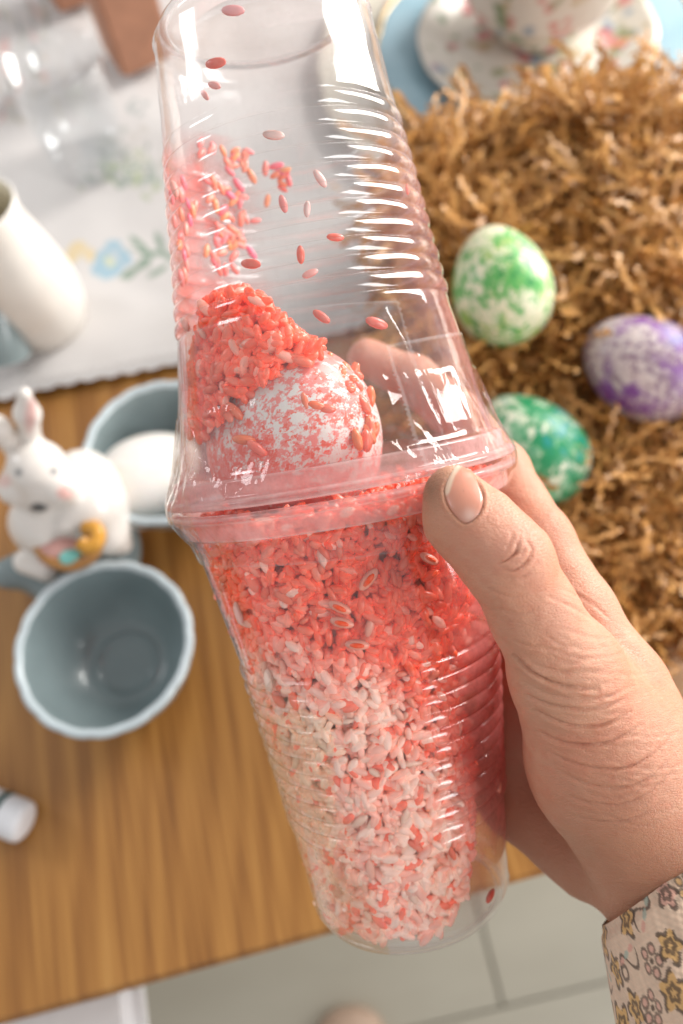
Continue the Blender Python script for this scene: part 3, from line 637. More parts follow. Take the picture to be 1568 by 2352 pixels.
def tape_piece(a0, a1, top_t, bot_t, wing, seed, rise=0.0):
    nA, nT = 260, 90; th = np.linspace(a0, a1, nA); tt = np.linspace(top_t, bot_t, nT); TH_, T_ = np.meshgrid(th, tt, indexing='ij')
    T_ = T_+.18*np.sin(TH_*1.3+seed)
    aT = np.abs(T_); wl = wallR(aT)+.05; tent = np.where(T_ > 0, np.interp(T_, [.05, .25, 1.0, 1.9, 2.4], [4.60, 4.58, 4.24, 3.98, 3.85]), np.interp(-T_, [.05, .25, .9, 1.6], [4.60, 4.58, 4.16, 3.97]))
    r = np.where(aT < 2.3, np.maximum(wl, tent), wl)
    q = np.stack([r.ravel()*np.cos(TH_.ravel()), r.ravel()*np.sin(TH_.ravel()), T_.ravel()], -1)
    n_ = vnoise(q*[1, 1, .35], 1.1, seed)*.05+np.abs(vnoise(q*[1, 1, .2], 2.2, seed+1))*.03; fade = ss(3.0, 1.8, aT).ravel()*ss(.05, .6, aT).ravel()
    r = r+(n_*fade).reshape(r.shape)*(.8+wing)
    qq = np.stack([r.ravel()*np.cos(TH_.ravel()), r.ravel()*np.sin(TH_.ravel())*frontsign, T_.ravel()], -1); DD = projc(cup2cam(qq)); rdg = np.zeros(len(DD)); fr_ok = qq[:, 1]*frontsign > 0
    for pl_, h_ in CREASE:
        d_, t__ = pl_dist(DD, pl_); rdg += fr_ok*h_*np.exp(-(d_/3.2)**2)*np.sin(np.pi*np.clip(t__, .02, .98))**.4+fr_ok*h_*.5*np.exp(-(d_/13)**2)
    rdg += fr_ok*(.13*np.exp(-((DD[:, 0]-1055)**2+(DD[:, 1]-975)**2)/48**2)+.05*np.exp(-((DD[:, 0]-905)**2+(DD[:, 1]-930)**2)/22**2))
    r = r+rdg.reshape(r.shape)
    zig = np.abs(((T_*9) % 1)-.5)*.055                               # serrated cut ends
    k0 = np.exp(-((TH_-a0)/.004)**2); k1 = np.exp(-((TH_-a1)/.004)**2); TH2 = TH_-k0*zig+k1*zig
    r = r+rise*ss(.35, 0, np.abs(TH_-a1))*ss(1.6, .2, aT)
    y = r*np.sin(TH2)*frontsign
    v = np.stack([r*np.cos(TH2), y, T_], -1).reshape(-1, 3); al = np.zeros(v.shape[0])
    ed = np.minimum(np.abs(TH_-a0), np.abs(TH_-a1)).ravel(); al = np.maximum(al, .10*(ed < .008)); tb = np.minimum(np.abs(T_-T_[:, :1]), np.abs(T_-T_[:, -1:])).ravel(); al = np.maximum(al, .10*(tb < .05))
    al += .05*np.clip(vnoise(v, 5, seed), 0, 1)
    me = mesh('tape', v, grid_faces(nA, nT)); vcol(me, np.concatenate([np.tile([.9, .87, .86], (len(v), 1)), al[:, None]], 1)); return obj('tape', me, TP, cups)
tape_piece(math.radians(58), math.radians(188), 4.0, -1.5, .3, 11)
tape_piece(math.radians(-30), math.radians(66), 3.1, -1.2, .6, 21, 0)
tape_piece(math.radians(180), math.radians(335), 3.6, -1.3, .3, 31)
# ---- pink egg inside
PK = mat_egg('pink_marble', (.84, .78, .74), [((.90, .27, .24), .494, 1.5), ((.88, .13, .08), .57, 1.5)], 260, soft=.025, stretch=(1.6, 1, 1))
pe = P(680, 1003, 20.7); wa = R3 @ (A*.6+np.array([.25, 0, .9]))
o = place_egg(c2w(pe), wa, PK, 'pink and white marbled egg inside the upper cup under the rice', 1.0); o.scale = (1.0, 1.0, .95)
EGGC = cam2cup(pe)
# ---- rice
def mat_rice(name, objcol):
    t = NT(name); c = t.coord('Object'); col = t.n('ObjectInfo').outputs['Color'] if objcol else t.n('Attribute', _attribute_name='Col').outputs[0]
    n = t.noise(c, 700, 3); c2 = t.mix(t.ramp(n, (.4, 0.0), (.8, .22)), col, (.92, .55, .44))
    d = t.prin(c2, .3, Coat__Weight=.2, Coat__Roughness=.12, Normal=t.bump(n, .15, .0003), Subsurface__Weight=.85, Subsurface__Radius=(1, .55, .45), Subsurface__Scale=.0005 if objcol else .0035)
    d.subsurface_method = 'BURLEY'; tl = t.n('BsdfTranslucent', Color=c2)
    return t.surf(t.n('MixShader', i0=.10, i1=d, i2=tl))
RICE, RICEO = mat_rice('dyed_rice', False), mat_rice('dyed_rice_loose', True)
t_ = np.linspace(0, math.pi, 7); gp = np.stack([np.sin(t_)**.95*.100+1e-4, -np.cos(t_)*.225], -1); GV, GF = revolve(gp, 8)
gmesh = mesh('grain', GV, GF); gmesh.materials.append(RICEO)
CR, RDD, PKK, PAL, CREAM = [np.array(c) for c in ((.95, .115, .04), (.90, .045, .012), (.96, .26, .165), (.97, .73, .62), (.94, .74, .50))]
def dye(D, rnd, nz):
    x, y = D[:, 0], D[:, 1]
    s = ((x-560)*(350)-(y-1500)*(540))/643.6/1.0            # >0 above the dye front (display px)
    k = ss(-90, 230, s+nz*150)
    k = np.maximum(k, ss(1230, 1180, y)); right = ss(900, 1060, x)*ss(1880, 1640, y+nz*60); k = np.maximum(k, right*.9)
    pale = np.where(rnd[:, :1] < .6, PAL, PKK*.4+PAL*.6); pale = np.where((x < 770)[:, None] & (y > 1640)[:, None], pale*.55+CREAM*.45, pale)
    odd = rnd[:, 1] < .12; pale = np.where(odd[:, None], CR*.4+PKK*.6, pale)
    dk = np.where((rnd[:, 2] < .5)[:, None], CR, np.where((rnd[:, 2] < .8)[:, None], PKK*.5+CR*.5, PKK)); dk = np.where((rnd[:, 2] > .94)[:, None], PAL*.7+PKK*.3, dk)
    hot = ss(.2, .9, np.exp(-(((x-880)/150)**2+((y-1320)/150)**2))+nz*.25); dk = dk*(1-hot[:, None]*.75)+(RDD*.4+np.array([.90, .14, .05])*.6)*hot[:, None]*.75
    return pale*(1-k[:, None])+dk*k[:, None]
def grains(pos, rng, tangent=None):   # pos camera cm -> verts
    n = len(pos); q = rng.normal(size=(n, 3)); q /= np.linalg.norm(q, axis=1)[:, None]
    if tangent is not None: q = q-tangent*((q*tangent).sum(1)[:, None])*rng.uniform(.5, 1, (n, 1)); q /= np.linalg.norm(q, axis=1)[:, None]
    h = rng.normal(size=(n, 3)); x = np.cross(q, h); x /= np.linalg.norm(x, axis=1)[:, None]; y = np.cross(q, x); s = rng.uniform(.7, 1.2, (n, 1)); fl_ = rng.uniform(.8, 1.25, (n, 1))
    return pos, np.stack([x*s*fl_, y*s, q*s*rng.uniform(.75, 1.15, (n, 1))], -1)   # columns = axes
def rice_lower(N):
    out = []; 
    while sum(map(len, out)) < N:
        m = N*2; t = -rng.uniform(.35, 11.35, m); th = rng.uniform(.05, math.pi+.1, m); dep = rng.uniform(0, 1, m)**1.1*.75+.13
        r = wallR(-t)-dep; v = np.stack([r*np.cos(th), frontsign*r*np.sin(th), t], -1); Dv = projc(cup2cam(v)); x, y = Dv[:, 0], Dv[:, 1]
        xr = v[:, 0]/wallR(-t)
        lim = np.interp(-t, [0, 3, 6, 8.5, 10.5, 11.4], [.95, .72, .62, .60, .42, .1])+.12*vnoise(v, 1.2, 8)
        out.append(v[(xr < lim)])
    return np.concatenate(out)[:N]
lo_ = rice_lower(13500)
# upper clump
cpoly = [(432, 1000), (425, 870), (455, 760), (470, 690), (540, 662), (600, 680), (640, 730), (700, 775), (735, 790), (725, 825), (650, 850), (590, 880), (540, 930), (500, 1000)]
xs = rng.uniform(400, 760, 9000); ys = rng.uniform(640, 1010, 9000); k = inpoly(xs, ys, cpoly); xs, ys = xs[k], ys[k]; ds = rng.uniform(18.2, 21.5, len(xs))
up = cam2cup(np.array([P(a_, b_, c_) for a_, b_, c_ in zip(xs, ys, ds)])); rr = np.hypot(up[:, 0], up[:, 1]); k = (rr < wallR(up[:, 2])-.13)
up = up[k]; eg = np.linalg.norm((up-EGGC)/np.array([2.3, 2.5, 2.3]), axis=1); up = up[eg > 1.0][:1900]
# grains around the egg under the rim and behind
n = 1600; an_ = rng.uniform(0, 2*math.pi, n); rr = np.sqrt(rng.uniform(0, 1, n))*3.85; tt = rng.uniform(-1.0, -.25, n); ga = np.stack([rr*np.cos(an_), rr*np.sin(an_), tt], -1)
ga = ga[(np.linalg.norm((ga-EGGC)/np.array([2.2, 2.45, 2.2]), axis=1) > 1)]
allg = np.concatenate([lo_, up, ga]); src = np.r_[np.zeros(len(lo_)), np.ones(len(up)), np.full(len(ga), 2)]
rad = allg*[1, 1, 0]; rad /= np.maximum(np.linalg.norm(rad, axis=1), .1)[:, None]
cc = cup2cam(allg); D = projc(cc); nz = vnoise(allg, .7, 12)+.5*vnoise(allg, 1.8, 13); rnd = rng.uniform(size=(len(allg), 3)); col = dye(D, rnd, nz)
uk = src == 1; base = np.where((rnd[:, :1] < .6), CR*.9+PKK*.1, np.where(rnd[:, :1] < .88, PKK*.6+CR*.4, PAL*.4+PKK*.6)); col = np.where(uk[:, None], base, col)
pos, fr_ = grains(cc, rng, rad @ CUPM.T)
# individual grains: those closest to the front wall
wd = wallR(np.abs(allg[:, 2]))-np.hypot(allg[:, 0], allg[:, 1]); fs = allg[:, 1]*frontsign
score = wd+np.where(fs > .5, 0, 9)+np.where(src == 2, 9, 0)+np.where(D[:, 0] > 1090, 9, 0)+np.where((D[:, 0] > 950) & (D[:, 1] > 1050) & (D[:, 1] < 1400), 9, 0)+rng.uniform(0, .25, len(allg))
pick = np.argsort(score)[:100]; msk = np.ones(len(allg), bool); msk[pick] = False
V = (GV[None] @ np.transpose(fr_[msk], (0, 2, 1))+pos[msk][:, None]).reshape(-1, 3); nb = len(GV); k = msk.sum()
Fc = (GF[None]+np.arange(k)[:, None, None]*nb).reshape(-1, 4); me = mesh('rice', V, Fc); vcol(me, np.repeat(col[msk], nb, 0))
o = obj('dyed_rice', me, RICE, mw=CM); tag(o, 'mass of coral and pale rice grains filling the lower clear cup', 'rice', kind='stuff')
def add_grain(p, M, c, s=1.0, lab=None, grp=None):
    o = obj('rice_grain', gmesh); m = Matrix([[*(M[i]*s), p[i]*.01] for i in range(3)]+[[0, 0, 0, 1]]); o.matrix_world = CM @ m; o.color = (*c, 1); return tag(o, lab, 'rice grain', grp)
for i in pick:
    r_ = col[i]; rl = r_[1]-r_[0]*.62
    if src[i] == 1: lb, g_ = 'coral rice grain in the clump above the pink egg', 'coral rice grains clumped over the pink egg'
    elif rl > -.05: lb, g_ = 'pale rice grain pressed against the wall of the lower cup', 'pale rice grains against the lower cup wall'
    else: lb, g_ = 'coral rice grain pressed against the wall of the lower cup', 'coral rice grains against the lower cup wall'
    add_grain(pos[i], fr_[i], np.clip(col[i]*[1.03, .93, .86], 0, 1), 1.0, lb, g_)
# opaque core of the packed rice
cv, cf = [], []
tt = np.linspace(-.55, -11.2, 120); th = np.linspace(0, 2*math.pi, 100, endpoint=False); TH_, T_ = np.meshgrid(th, tt, indexing='ij')
lim = np.interp(-T_, [0, 3, 6, 8.5, 10.5, 11.4], [.85, .62, .50, .46, .25, .0]); rr = wallR(-T_)-.50
v = np.stack([rr*np.cos(TH_), frontsign*rr*np.sin(TH_), T_], -1).reshape(-1, 3); v[:, 0] = np.minimum(v[:, 0], (lim*wallR(-T_)).ravel()); v += (vnoise(v, 4, 3)*.10)[:, None]
cc = cup2cam(v); col2 = dye(projc(cc), rng.uniform(size=(len(v), 3)), vnoise(v, .7, 12)+.5*vnoise(v, 1.8, 13))
me = mesh('core', cc, grid_faces(100, 120, True)); vcol(me, col2*.9); o = obj('packed_rice', me, RICE, mw=CM); tag(o, 'densely packed rice deep inside the lower cup', 'rice', kind='stuff')
# stray grains stuck to the plastic: (x, y, side, size, colour, angle, label)
def wall_point(x, y, back, inset=.13):
    d = 15.0 if not back else 30.0; lo_d, hi_d = (14.0, 26.0); ds_ = np.linspace(lo_d, hi_d, 1200); q = cam2cup(np.array([P(x, y, d_) for d_ in ds_]))
    ins = (np.hypot(q[:, 0], q[:, 1]) < wallR(np.abs(q[:, 2]))-inset) & (np.abs(q[:, 2]) < 11.6-inset*.5)
    w_ = np.where(ins)[0]
    if len(w_) == 0: return None
    i = w_[0] if not back else w_[-1]; return P(x, y, ds_[i])
def stray(x, y, back, s, c, ang, lab, grp=None, inset=.1, flat=.8, core=None):
    p = wall_point(x, y, back, inset)
    if p is None: return
    q = cam2cup(p); n_ = np.array([q[0], q[1], 0]); n_ /= max(np.linalg.norm(n_), .01); n_ = CUPM @ n_
    vdir = np.array([math.cos(ang), -math.sin(ang), 0]); vdir = vdir-n_*(vdir@n_); vdir /= np.linalg.norm(vdir); x_ = np.cross(vdir, n_)
    o = add_grain(p, np.stack([x_, n_*flat, vdir], 1), c, s, lab, grp)
    if core:
        k = obj('inner_kernel', gmesh, None, o); k.location = (0, .0007*flat, 0); k.scale = (.55, .7, .62); k.color = (*core, 1)
lt = tuple(PAL); cr = (.88, .17, .12); pk_ = (.9, .42, .38)
for (x, y, s, c, a_, lab) in ((865, 742, 1.25, cr, .2, 'single bright coral grain just under the tape edge, upper cup'), (738, 727, 1.0, cr, .6, 'coral grain left of centre above the fingertip in upper cup'),
        (690, 585, .9, cr, 1.5, 'small upright coral grain alone in the middle of the upper cup'), (712, 628, .85, pk_, -.4, 'light pink slanting grain below the upright coral one'),
        (735, 410, 1.0, (.88, .6, .56), .9, 'pale pink grain high in the ribbed part of upper cup'), (705, 480, .8, (.88, .6, .56), 1.6, 'faint pale grain below the pale pink one in upper cup'),
        (628, 310, 1.1, (.88, .62, .56), .1, 'pale grain on the first rib of the upper cup'), (770, 545, .9, cr, 0, 'coral grain lying level in the mid upper cup'), (576, 606, 1.1, cr, .1, 'coral grain at the lower end of the smear, upper cup'),
        (400, 434, 1.1, (.92, .45, .4), .6, 'coral grain at the left edge of the upper cup'), (495, 145, 1.2, cr, 0, 'bright coral clot near the top of the upper cup'), (535, 24, 1.2, (.95, .45, .45), .1, 'pink grain stuck at the very top of the upper cup'),
        (492, 196, .8, pk_, .3, 'small pink grain beneath the coral clot near the top'), (470, 218, .7, pk_, .8, 'lowest left of the small pink grains near the top'), (935, 435, .6, cr, 1.4, 'tiny red grain on the right edge of the upper cup'),
        (425, 745, 1.2, (.9, .5, .46), .2, 'pink grain at the left edge beside the rice clump'), (650, 468, .9, (.88, .3, .28), 1.3, 'blurred coral grain in middle of ribbed upper cup')):
    stray(x, y, False, s, c, a_, lab)
core_ = lambda y: 1250 < y < 1500 and y != 1408
for (x, y, s, c, a_, lab) in ((985, 1283, 1.1, pk_, .4, 'pink outlined grain left of the thumb on the lower cup'), (846, 1331, 1.3, lt, -.9, 'large pale grain slanting over the red patch, lower cup'), (780, 1395, 1.2, (.95, .3, .12), .4, 'orange grain in the middle of the red patch'),
        (785, 1430, 1.2, (.95, .25, .08), .2, 'orange grain directly below the other orange one'), (820, 1481, 1.2, lt, .05, 'pale grain lying level under the orange grains'), (1143, 1800, 1.1, (.9, .3, .22), 1.5, 'coral grain standing at the right wall of the lower cup'),
        (1126, 2058, .9, (.88, .12, .08), -.5, 'red grain in the bottom corner of the lower cup'), (616, 1562, 1.25, lt, 1.7, 'pale upright grain on the lower cup\'s first ribs at left'), (547, 1408, 1.2, (.88, .5, .44), 1.2, 'pale pink grain at the left wall below the rim')):
    stray(x, y, False, s*1.05, (.95, .36, .26) if core_(y) else c, a_, lab, inset=.03, core=((.93, .09, .02) if core_(y) else None))
for i in range(105):      # blurred smear on the far wall of the upper cup
    u = random.random(); x = random.gauss(500+40*math.sin(u*3), 34+12*math.sin(u*5)); y = 335+u*280+random.gauss(0, 10)
    if random.random() < .25: x, y = random.gauss(412, 14), random.uniform(400, 640)
    if random.random() < .12: x, y = random.gauss(645, 14), random.gauss(400, 16)
    stray(x, y, True, random.uniform(.7, 1.1), (.92, .16+random.random()*.2, .12+random.random()*.18), random.uniform(0, 3), 'coral rice grain stuck to the far wall of the upper cup', 'coral rice grains smeared on the far wall of the upper cup')
for (x, y, a_) in [(random.gauss(792, 22), random.gauss(872, 16), random.uniform(0, 3)) for _ in range(16)]+[(random.gauss(665, 45), random.gauss(838, 14), random.uniform(0, 3)) for _ in range(14)]+[(random.gauss(850, 8), random.gauss(965, 35), random.uniform(1, 2)) for _ in range(7)]+[(775, 880, .2), (810, 880, .5), (760, 865, -.2), (790, 895, 0), (600, 865, .1), (625, 880, 1.2), (575, 905, .5), (655, 840, .3), (720, 930, .2), (700, 925, 1.3), (745, 938, .1), (540, 945, .8), (835, 930, 1.0), (850, 980, 1.3), (560, 1010, .1), (590, 1030, .6), (820, 1010, 1.3), (700, 800, .2), (760, 825, .7)]:
    dd = P(x, y, 1.0); ray = dd/np.linalg.norm(dd); q = np.array([cam2cup(ray*l_) for l_ in np.linspace(15, 24, 900)]); e_ = np.linalg.norm((q-EGGC)/np.array([2.2, 2.45, 2.2]), axis=1); w_ = np.where(e_ < 1)[0]
    if len(w_):
        p = ray*np.linspace(15, 24, 900)[w_[0]]; n_ = -ray; vd = np.array([math.cos(a_), -math.sin(a_), .1]); vd -= n_*(vd@n_); vd /= np.linalg.norm(vd)
        add_grain(p, np.stack([np.cross(vd, n_), n_, vd], 1), (.95, .16+random.random()*.10, .06+random.random()*.06), 1.2, 'orange rice grain lying on the pink marbled egg', 'orange rice grains on the pink egg')
# ---- hand
def chain(pts): 
    q = [(P(*p[:3]).astype(np.float32), p[3]) for p in pts]; return [('c', q[i][0], q[i+1][0], q[i][1], q[i+1][1]) for i in range(len(q)-1)]
HG = [(.45, .5, chain([(1405, 1745, 19.6, 1.95), (1560, 2010, 20.3, 1.9), (1800, 2300, 18.4, 2.1), (2100, 2600, 16.5, 2.8)])+chain([(1300, 1545, 18.4, 1.25), (1405, 1745, 19.6, 1.95)])),
      (.4, .3, chain([(1038, 1132, 17.45, .56), (1062, 1186, 17.3, .76), (1105, 1225, 17.15, .80), (1165, 1290, 16.95, .87), (1222, 1400, 17.4, .87), (1300, 1545, 18.4, 1.25)])),
      (.45, .35, chain([(1325, 1405, 20.4, .9), (1415, 1590, 19.9, 1.2), (1485, 1790, 19.9, 1.6), (1560, 2010, 20.3, 1.85)])),
      (.5, .5, chain([(1120, 1790, 24.6, .95), (1330, 1895, 22.6, 1.25), (1480, 1960, 21.3, 1.7)])+chain([(1240, 1500, 23.0, .9), (1420, 1650, 21.2, 1.5), (1520, 1900, 20.8, 1.8)])+chain([(1215, 1640, 23.8, .8), (1400, 1780, 21.8, 1.5)])+chain([(1165, 1620, 23.7, .8), (1185, 1840, 23.3, .9), (1360, 1955, 21.8, 1.25)])),
      (.3, .3, chain([(842, 822, 26.2, .60), (950, 872, 26.1, .72), (1055, 960, 25.0, .76), (1145, 1085, 23.1, .84), (1235, 1240, 21.3, .86), (1325, 1405, 20.4, .92)])),
      (.3, .3, chain([(1250, 1470, 23.4, .95), (1130, 1350, 26.0, .85), (930, 1290, 26.9, .78), (790, 1290, 26.2, .62)])),
      (.3, .3, chain([(1230, 1610, 24.0, .9), (1110, 1510, 26.3, .8), (930, 1450, 26.9, .74), (820, 1440, 26.3, .6)])),
      (.3, .3, chain([(1190, 1760, 24.7, .85), (1080, 1680, 26.3, .68), (950, 1620, 26.6, .58), (880, 1600, 26.3, .5)]))]
hs = make_sdf(HG)
v, q = surface_nets(hs, [-1.0, -16, -29.5], [13, 5.5, -14.5], .19); v = relax(hs, v, 3); v, q = subdiv(v, q); v = relax(hs, v, 2); v, q = subdiv(v, q); v = relax(hs, v, 1)
nrm = grad(hs, v.astype(np.float32)); nrm /= np.linalg.norm(nrm, axis=1)[:, None]; D = projc(v); vd = -v/np.linalg.norm(v, axis=1)[:, None]; frontf = (nrm*vd).sum(1) > .05
thumb = frontf & (v[:, 2] > -20.2)
def pl_dist(D, pts):
    d = np.full(len(D), 1e9); tt_ = np.zeros(len(D)); pts = np.asarray(pts, float)
    for i in range(len(pts)-1):
        a_, b_ = pts[i], pts[i+1]; ab = b_-a_; t_ = np.clip(((D-a_)@ab)/(ab@ab), 0, 1); dd = np.linalg.norm(D-a_-t_[:, None]*ab, axis=1); k = dd < d; d[k] = dd[k]; tt_[k] = ((i+t_)/(len(pts)-1))[k]
    return d, tt_
disp = np.zeros(len(v)); c6 = lambda x, y: (783.6+x*.5002, 1159.6+y*.5002)
cre = [([(795, 690), (880, 770), (1000, 828), (1180, 846)], 1.35), ([(850, 875), (960, 920), (1080, 937), (1200, 928), (1300, 890)], 1.0), ([(890, 945), (1000, 1000), (1100, 1018), (1210, 1010), (1330, 950)], 1.0),
       ([(900, 1040), (1010, 1090), (1120, 1102), (1240, 1085), (1380, 1010)], .9), ([(950, 1130), (1060, 1185), (1200, 1212), (1330, 1200), (1450, 1130), (1540, 1040)], .75), ([(1000, 1220), (1110, 1275), (1250, 1300), (1400, 1260), (1530, 1150)], .6),
       ([(780, 620), (880, 655), (1000, 668), (1120, 640)], .35), ([(830, 800), (950, 870), (1090, 885), (1230, 880), (1340, 830)], .4), ([(860, 740), (980, 765), (1100, 760), (1250, 790)], .35),
       ([(1030, 1330), (1150, 1370), (1300, 1370), (1450, 1290), (1560, 1180)], .5), ([(1060, 1430), (1180, 1455), (1330, 1440), (1480, 1360)], .4), ([(950, 420), (1060, 470), (1180, 540)], .3), ([(1000, 380), (1130, 440), (1230, 520)], .3),
       ([(735, 290), (790, 302), (845, 265), (872, 205), (850, 165)], .7), ([(720, 270), (760, 255), (800, 215), (815, 160)], .75), ([(745, 330), (830, 330), (905, 270)], .3), ([(780, 235), (830, 215), (845, 180)], .4), ([(760, 200), (785, 160), (780, 120)], .3),
       ([(650, 370), (760, 420), (850, 410)], .25), ([(700, 470), (800, 500), (900, 480)], .25)]
rc = random.Random(5)
for i in range(34):   # fine secondary folds over the thenar
    y0 = 560+i*26; x0 = 800+i*8; amp = rc.uniform(30, 70); L_ = rc.uniform(150, 480); xs_ = x0+rc.uniform(0, 260)
    cre.append(([(xs_+L_*u, y0+amp*math.sin(math.pi*u*.9)+rc.uniform(-4, 4)) for u in np.linspace(0, 1, 6)], rc.uniform(.10, .28)))
for pts, a_ in cre:
    P2 = spline([(*c6(x, y), 0) for x, y in pts], 24)[:, :2]; d, t_ = pl_dist(D, P2); fade = np.sin(np.pi*np.clip(t_, .03, .97))**.5
    disp -= thumb*a_*fade*(.080*np.exp(-(d/3.4)**2)-.028*np.exp(-((d-9)/6)**2))
wp = vnoise(v, 1.3, 4)*.02+vnoise(v, 5, 5)*.006+vnoise(v*[1, 1, 1], 14, 6)*.0025; disp += wp
# nail bed
c4 = lambda x, y: (783.6+x*.5, 456.8+y*.5)
nail2 = spline([(*c4(*p), 0) for p in ((545, 1203), (505, 1262), (478, 1335), (492, 1405), (535, 1465), (578, 1488), (630, 1450), (650, 1380), (622, 1300), (582, 1225), (545, 1203))], 80)[:, :2]
dn, _ = pl_dist(D, nail2); inn = inpoly(D[:, 0], D[:, 1], [tuple(p) for p in nail2]) & thumb & (v[:, 2] > -18.2); near = thumb & (v[:, 2] > -18.2)
disp += near*np.where(inn, -.035, 0)+near*(~inn)*(.045*np.exp(-((dn-7)/5)**2)-.03*np.exp(-(dn/3)**2))*ss(1085, 1130, D[:, 1])
vv = v+nrm*disp[:, None]
# skin colour: redder on joints and palm side, dark at thumb tip, wrist shade painted in
skin = np.tile(np.array([.58, .31, .20]), (len(v), 1)); n1 = vnoise(v, .8, 31); n2 = vnoise(v, 2.6, 32)
def tone(k, c): global skin; k = np.clip(k, 0, 1)[:, None]; skin = skin*(1-k)+np.array(c)*k
tone(.35+.5*n1, (.60, .25, .155)); tone(.35*n2, (.66, .37, .25)); tone(.5*np.clip(vnoise(v, 5.5, 77), 0, 1), (.56, .20, .12))
tone(.8*np.exp(-(((D[:, 0]-1170)/80)**2+((D[:, 1]-1240)/70)**2))*thumb, (.62, .29, .20)); tone(.7*np.exp(-(((D[:, 0]-1330)/90)**2+((D[:, 1]-1420)/90)**2)), (.64, .32, .22))
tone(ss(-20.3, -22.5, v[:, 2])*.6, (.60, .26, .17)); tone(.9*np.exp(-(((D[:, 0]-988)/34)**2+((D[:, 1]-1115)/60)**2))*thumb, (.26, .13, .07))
tone(ss(1700, 1980, D[:, 1]-.3*(D[:, 0]-1300))*.75, (.44, .195, .11))  # shade on the wrist underside put into the skin colour
def mat_skin():
    t = NT('skin'); a = t.n('Attribute', _attribute_name='Col').outputs[0]; c = t.coord('Object'); n = t.noise(c, 180, 4, .6)
    col = t.mix(t.ramp(n, (.35, 0.0), (.75, .22)), a, (.52, .22, .15))
    vo = t.n('TexVoronoi', Vector=t.coord('Object', (1, 1.7, 1)), Scale=1100, _feature='DISTANCE_TO_EDGE').outputs[0]; vo = t.math('MINIMUM', vo, .12)
    vo2 = t.noise(t.coord('Object', (1, 3.2, 1)), 700, 3, .6)
    h = t.math('ADD', t.math('MULTIPLY', vo, 2.2), vo2)
    return t.surf(t.prin(col, .46, Normal=t.bump(h, .62, .00042), Subsurface__Weight=.22, Subsurface__Radius=(1, .35, .2), Subsurface__Scale=.0035, Specular__IOR__Level=.4))
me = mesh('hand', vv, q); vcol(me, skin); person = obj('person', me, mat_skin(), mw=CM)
tag(person, 'hand with thumb in front and fingers behind gripping the taped clear cups', 'person')
# thumbnail
def march(px):
    r = np.array([P(x, y, 1.0) for x, y in px]); r = r/np.linalg.norm(r, axis=1)[:, None]; L_ = np.full(len(r), 14.0)
    for _ in range(70): L_ = np.minimum(L_+hs((r*L_[:, None]).astype(np.float32))*.8, 22)
    return r*L_[:, None]
ctr = nail2.mean(0); nu, nv_ = 80, 14
ss_ = np.tile(np.linspace(0, 1, nv_), nu); p2 = ctr+(np.repeat(nail2, nv_, 0)-ctr)*np.maximum(ss_, .02)[:, None]
V = march(p2); g = grad(hs, V.astype(np.float32)); g /= np.linalg.norm(g, axis=1)[:, None]; V = V+g*(.035+.030*(1-ss_**2)-.02*(ss_ > .97))[:, None]
V = np.array(V); Dn = projc(V); me = mesh('nail', V, grid_faces(nu, nv_)); 
d1, _ = pl_dist(Dn, np.array([c4(548, 1200), c4(505, 1262), c4(478, 1340)])); k = 1-ss(7, 13, d1+vnoise(V, 3, 2)*2); k2 = np.exp(-(np.linalg.norm(Dn-np.array(c4(590, 1455)), axis=1)/16)**2)*.5
cn = np.array([.58, .24, .16])*(1-k[:, None])+np.array([.72, .52, .38])*k[:, None]; cn = cn*(1-k2[:, None])+np.array([.82, .62, .54])*k2[:, None]; vcol(me, cn)
obj('nail', me, mat_vc('nail', .35, .2, .03, 300, Subsurface__Weight=.15, Subsurface__Radius=(.004, .002, .001)), person)
# sleeve
ns, na = 300, 620; s = np.linspace(0, 9.5, ns); a_ = np.linspace(0, 2*math.pi, na, endpoint=False)
c0 = P(1552, 1990, 20.2); dr = np.array([.62, -.78, .52]); dr /= np.linalg.norm(dr); n1_ = np.cross(dr, [0, 0, 1.0]); n1_ /= np.linalg.norm(n1_); n2_ = np.cross(dr, n1_)
if n2_[2] < 0: n2_ = -n2_
if n1_[0] > 0: n1_ = -n1_           # n1 points lower-left
AA, S_ = np.meshgrid(a_, s, indexing='ij'); rad = 2.30+.10*ss(0, .3, S_)+.55*S_*(.35+.65*ss(-1, 1, np.cos(AA)))
fold = .10*np.sin(AA*7+S_*.5)+.06*np.sin(AA*15-S_*1.1+1)+.03*np.sin(AA*31); rad = rad+fold*ss(-.3, 2.5, S_)*.8+.012*np.sin(S_*40)*(S_ < .25)
v = c0+S_[..., None]*dr+(rad*np.cos(AA))[..., None]*n1_+(rad*np.sin(AA))[..., None]*n2_; v = v.reshape(-1, 3)
uu = (AA*2.5).ravel(); sv = (S_*.8).ravel(); col = np.tile(np.array([.66, .49, .36]), (len(v), 1)); q2 = np.stack([uu, sv], -1)
col *= (1+.10*vnoise(np.stack([uu*14, sv*1.2, sv*0], -1), 1, 3)+.06*vnoise(np.stack([uu*2, sv*30, sv*0], -1), 1, 4))[:, None]
BRW, MUS, TEL, PNKK = np.array([.07, .045, .03]), np.array([.60, .33, .06]), np.array([.30, .40, .34]), np.array([.62, .30, .24])
rf = random.Random(11)
def paint(mask, c, amt): 
    global col; k = np.clip(mask, 0, 1)*amt; col = col*(1-k[:, None])+c*k[:, None]
sel_s = sv < 7; step = .64
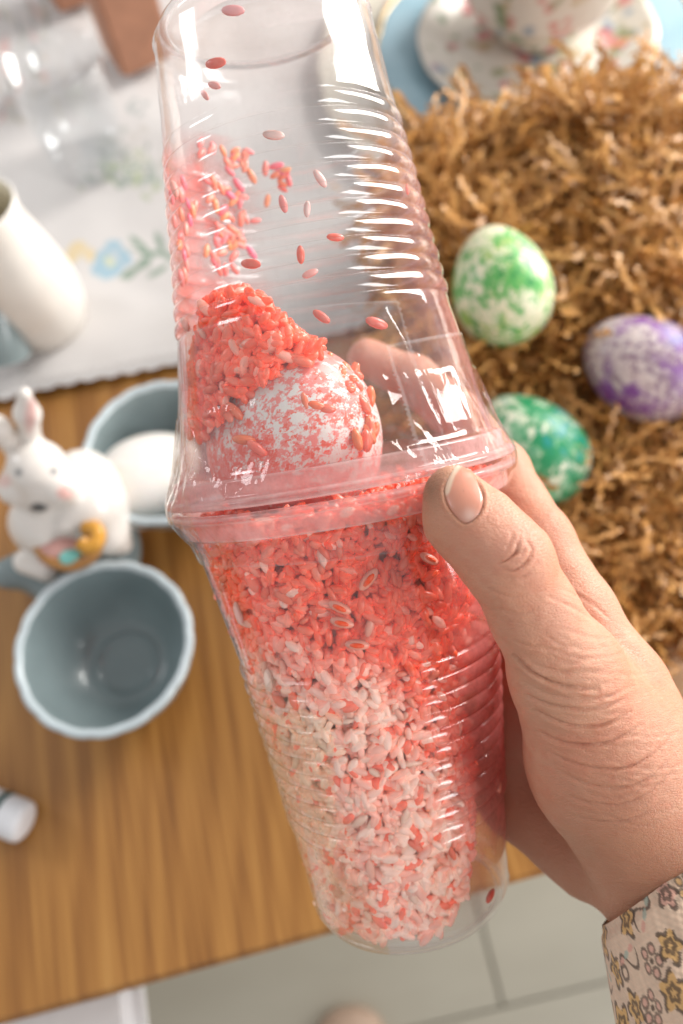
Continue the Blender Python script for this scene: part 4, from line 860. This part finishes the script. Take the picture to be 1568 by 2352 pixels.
for iu in range(0, 30):
    for iv in range(0, 14):
        x = iu*step+(iv % 2)*.28+rf.uniform(-.12, .12); y = .16+iv*.56+rf.uniform(-.1, .1); kind = rf.random(); rot = rf.uniform(0, 6); 
        dx = uu-x; dy = sv-y; kk = (np.abs(dx) < .6) & (np.abs(dy) < .6)
        if not kk.any() or rf.random() < .12: continue
        dx, dy = dx[kk], dy[kk]; r = np.hypot(dx, dy); th = np.arctan2(dy, dx)+rot; 
        ki = np.where(kk)[0]
        def P_(m_, c, amt=.9):
            k = (np.clip(m_, 0, 1)*amt)[:, None]; col[ki] = col[ki]*(1-k)+c*k
        if kind < .5:
            R_ = rf.uniform(.2, .3)*(1+.22*np.cos(5*th)); P_(1-ss(.9, 1.05, r/R_), MUS if rf.random() < .8 else PNKK, .7)
            P_((1-ss(.03, .055, np.abs(r-R_)))*(np.sin(th*4+x*9) > -.55), BRW, .85); P_((1-ss(.03, .05, np.abs(r-R_*.38))), BRW, .8)
        elif kind < .8:
            c_, s__ = math.cos(rot), math.sin(rot); X = dx*c_+dy*s__; Y = -dx*s__+dy*c_; cv_ = Y-.18*np.sin(X*9); P_((1-ss(.025, .05, np.abs(cv_)))*(np.abs(X) < .36), BRW, .85)
            for lx in (-.22, -.02, .2): P_(1-ss(.8, 1.1, np.hypot((X-lx)/.10, (Y-.1)/.05)), TEL if rf.random() < .6 else PNKK, .75)
            P_((1-ss(.02, .04, np.abs(np.hypot(X-.25, Y+.05)-.1))), BRW, .8)
        else:
            for k5 in range(5):
                px_, py_ = .17*math.cos(rot+k5*1.256), .17*math.sin(rot+k5*1.256); d5 = np.hypot(dx-px_, dy-py_); P_(1-ss(.05, .075, d5), PNKK if iu % 2 else MUS, .6); P_(1-ss(.015, .03, np.abs(d5-.075)), BRW, .75)
            P_(1-ss(.03, .06, r), BRW, .9)
hem = (sv < .22); col[hem] *= .9
me = mesh('sleeve', v, grid_faces(na, ns, True)); vcol(me, np.clip(col, 0, 1)); obj('sleeve', me, mat_cloth('floral_chiffon', .8), person)['label'] = 'beige sleeve with small mustard flowers and brown outlines'
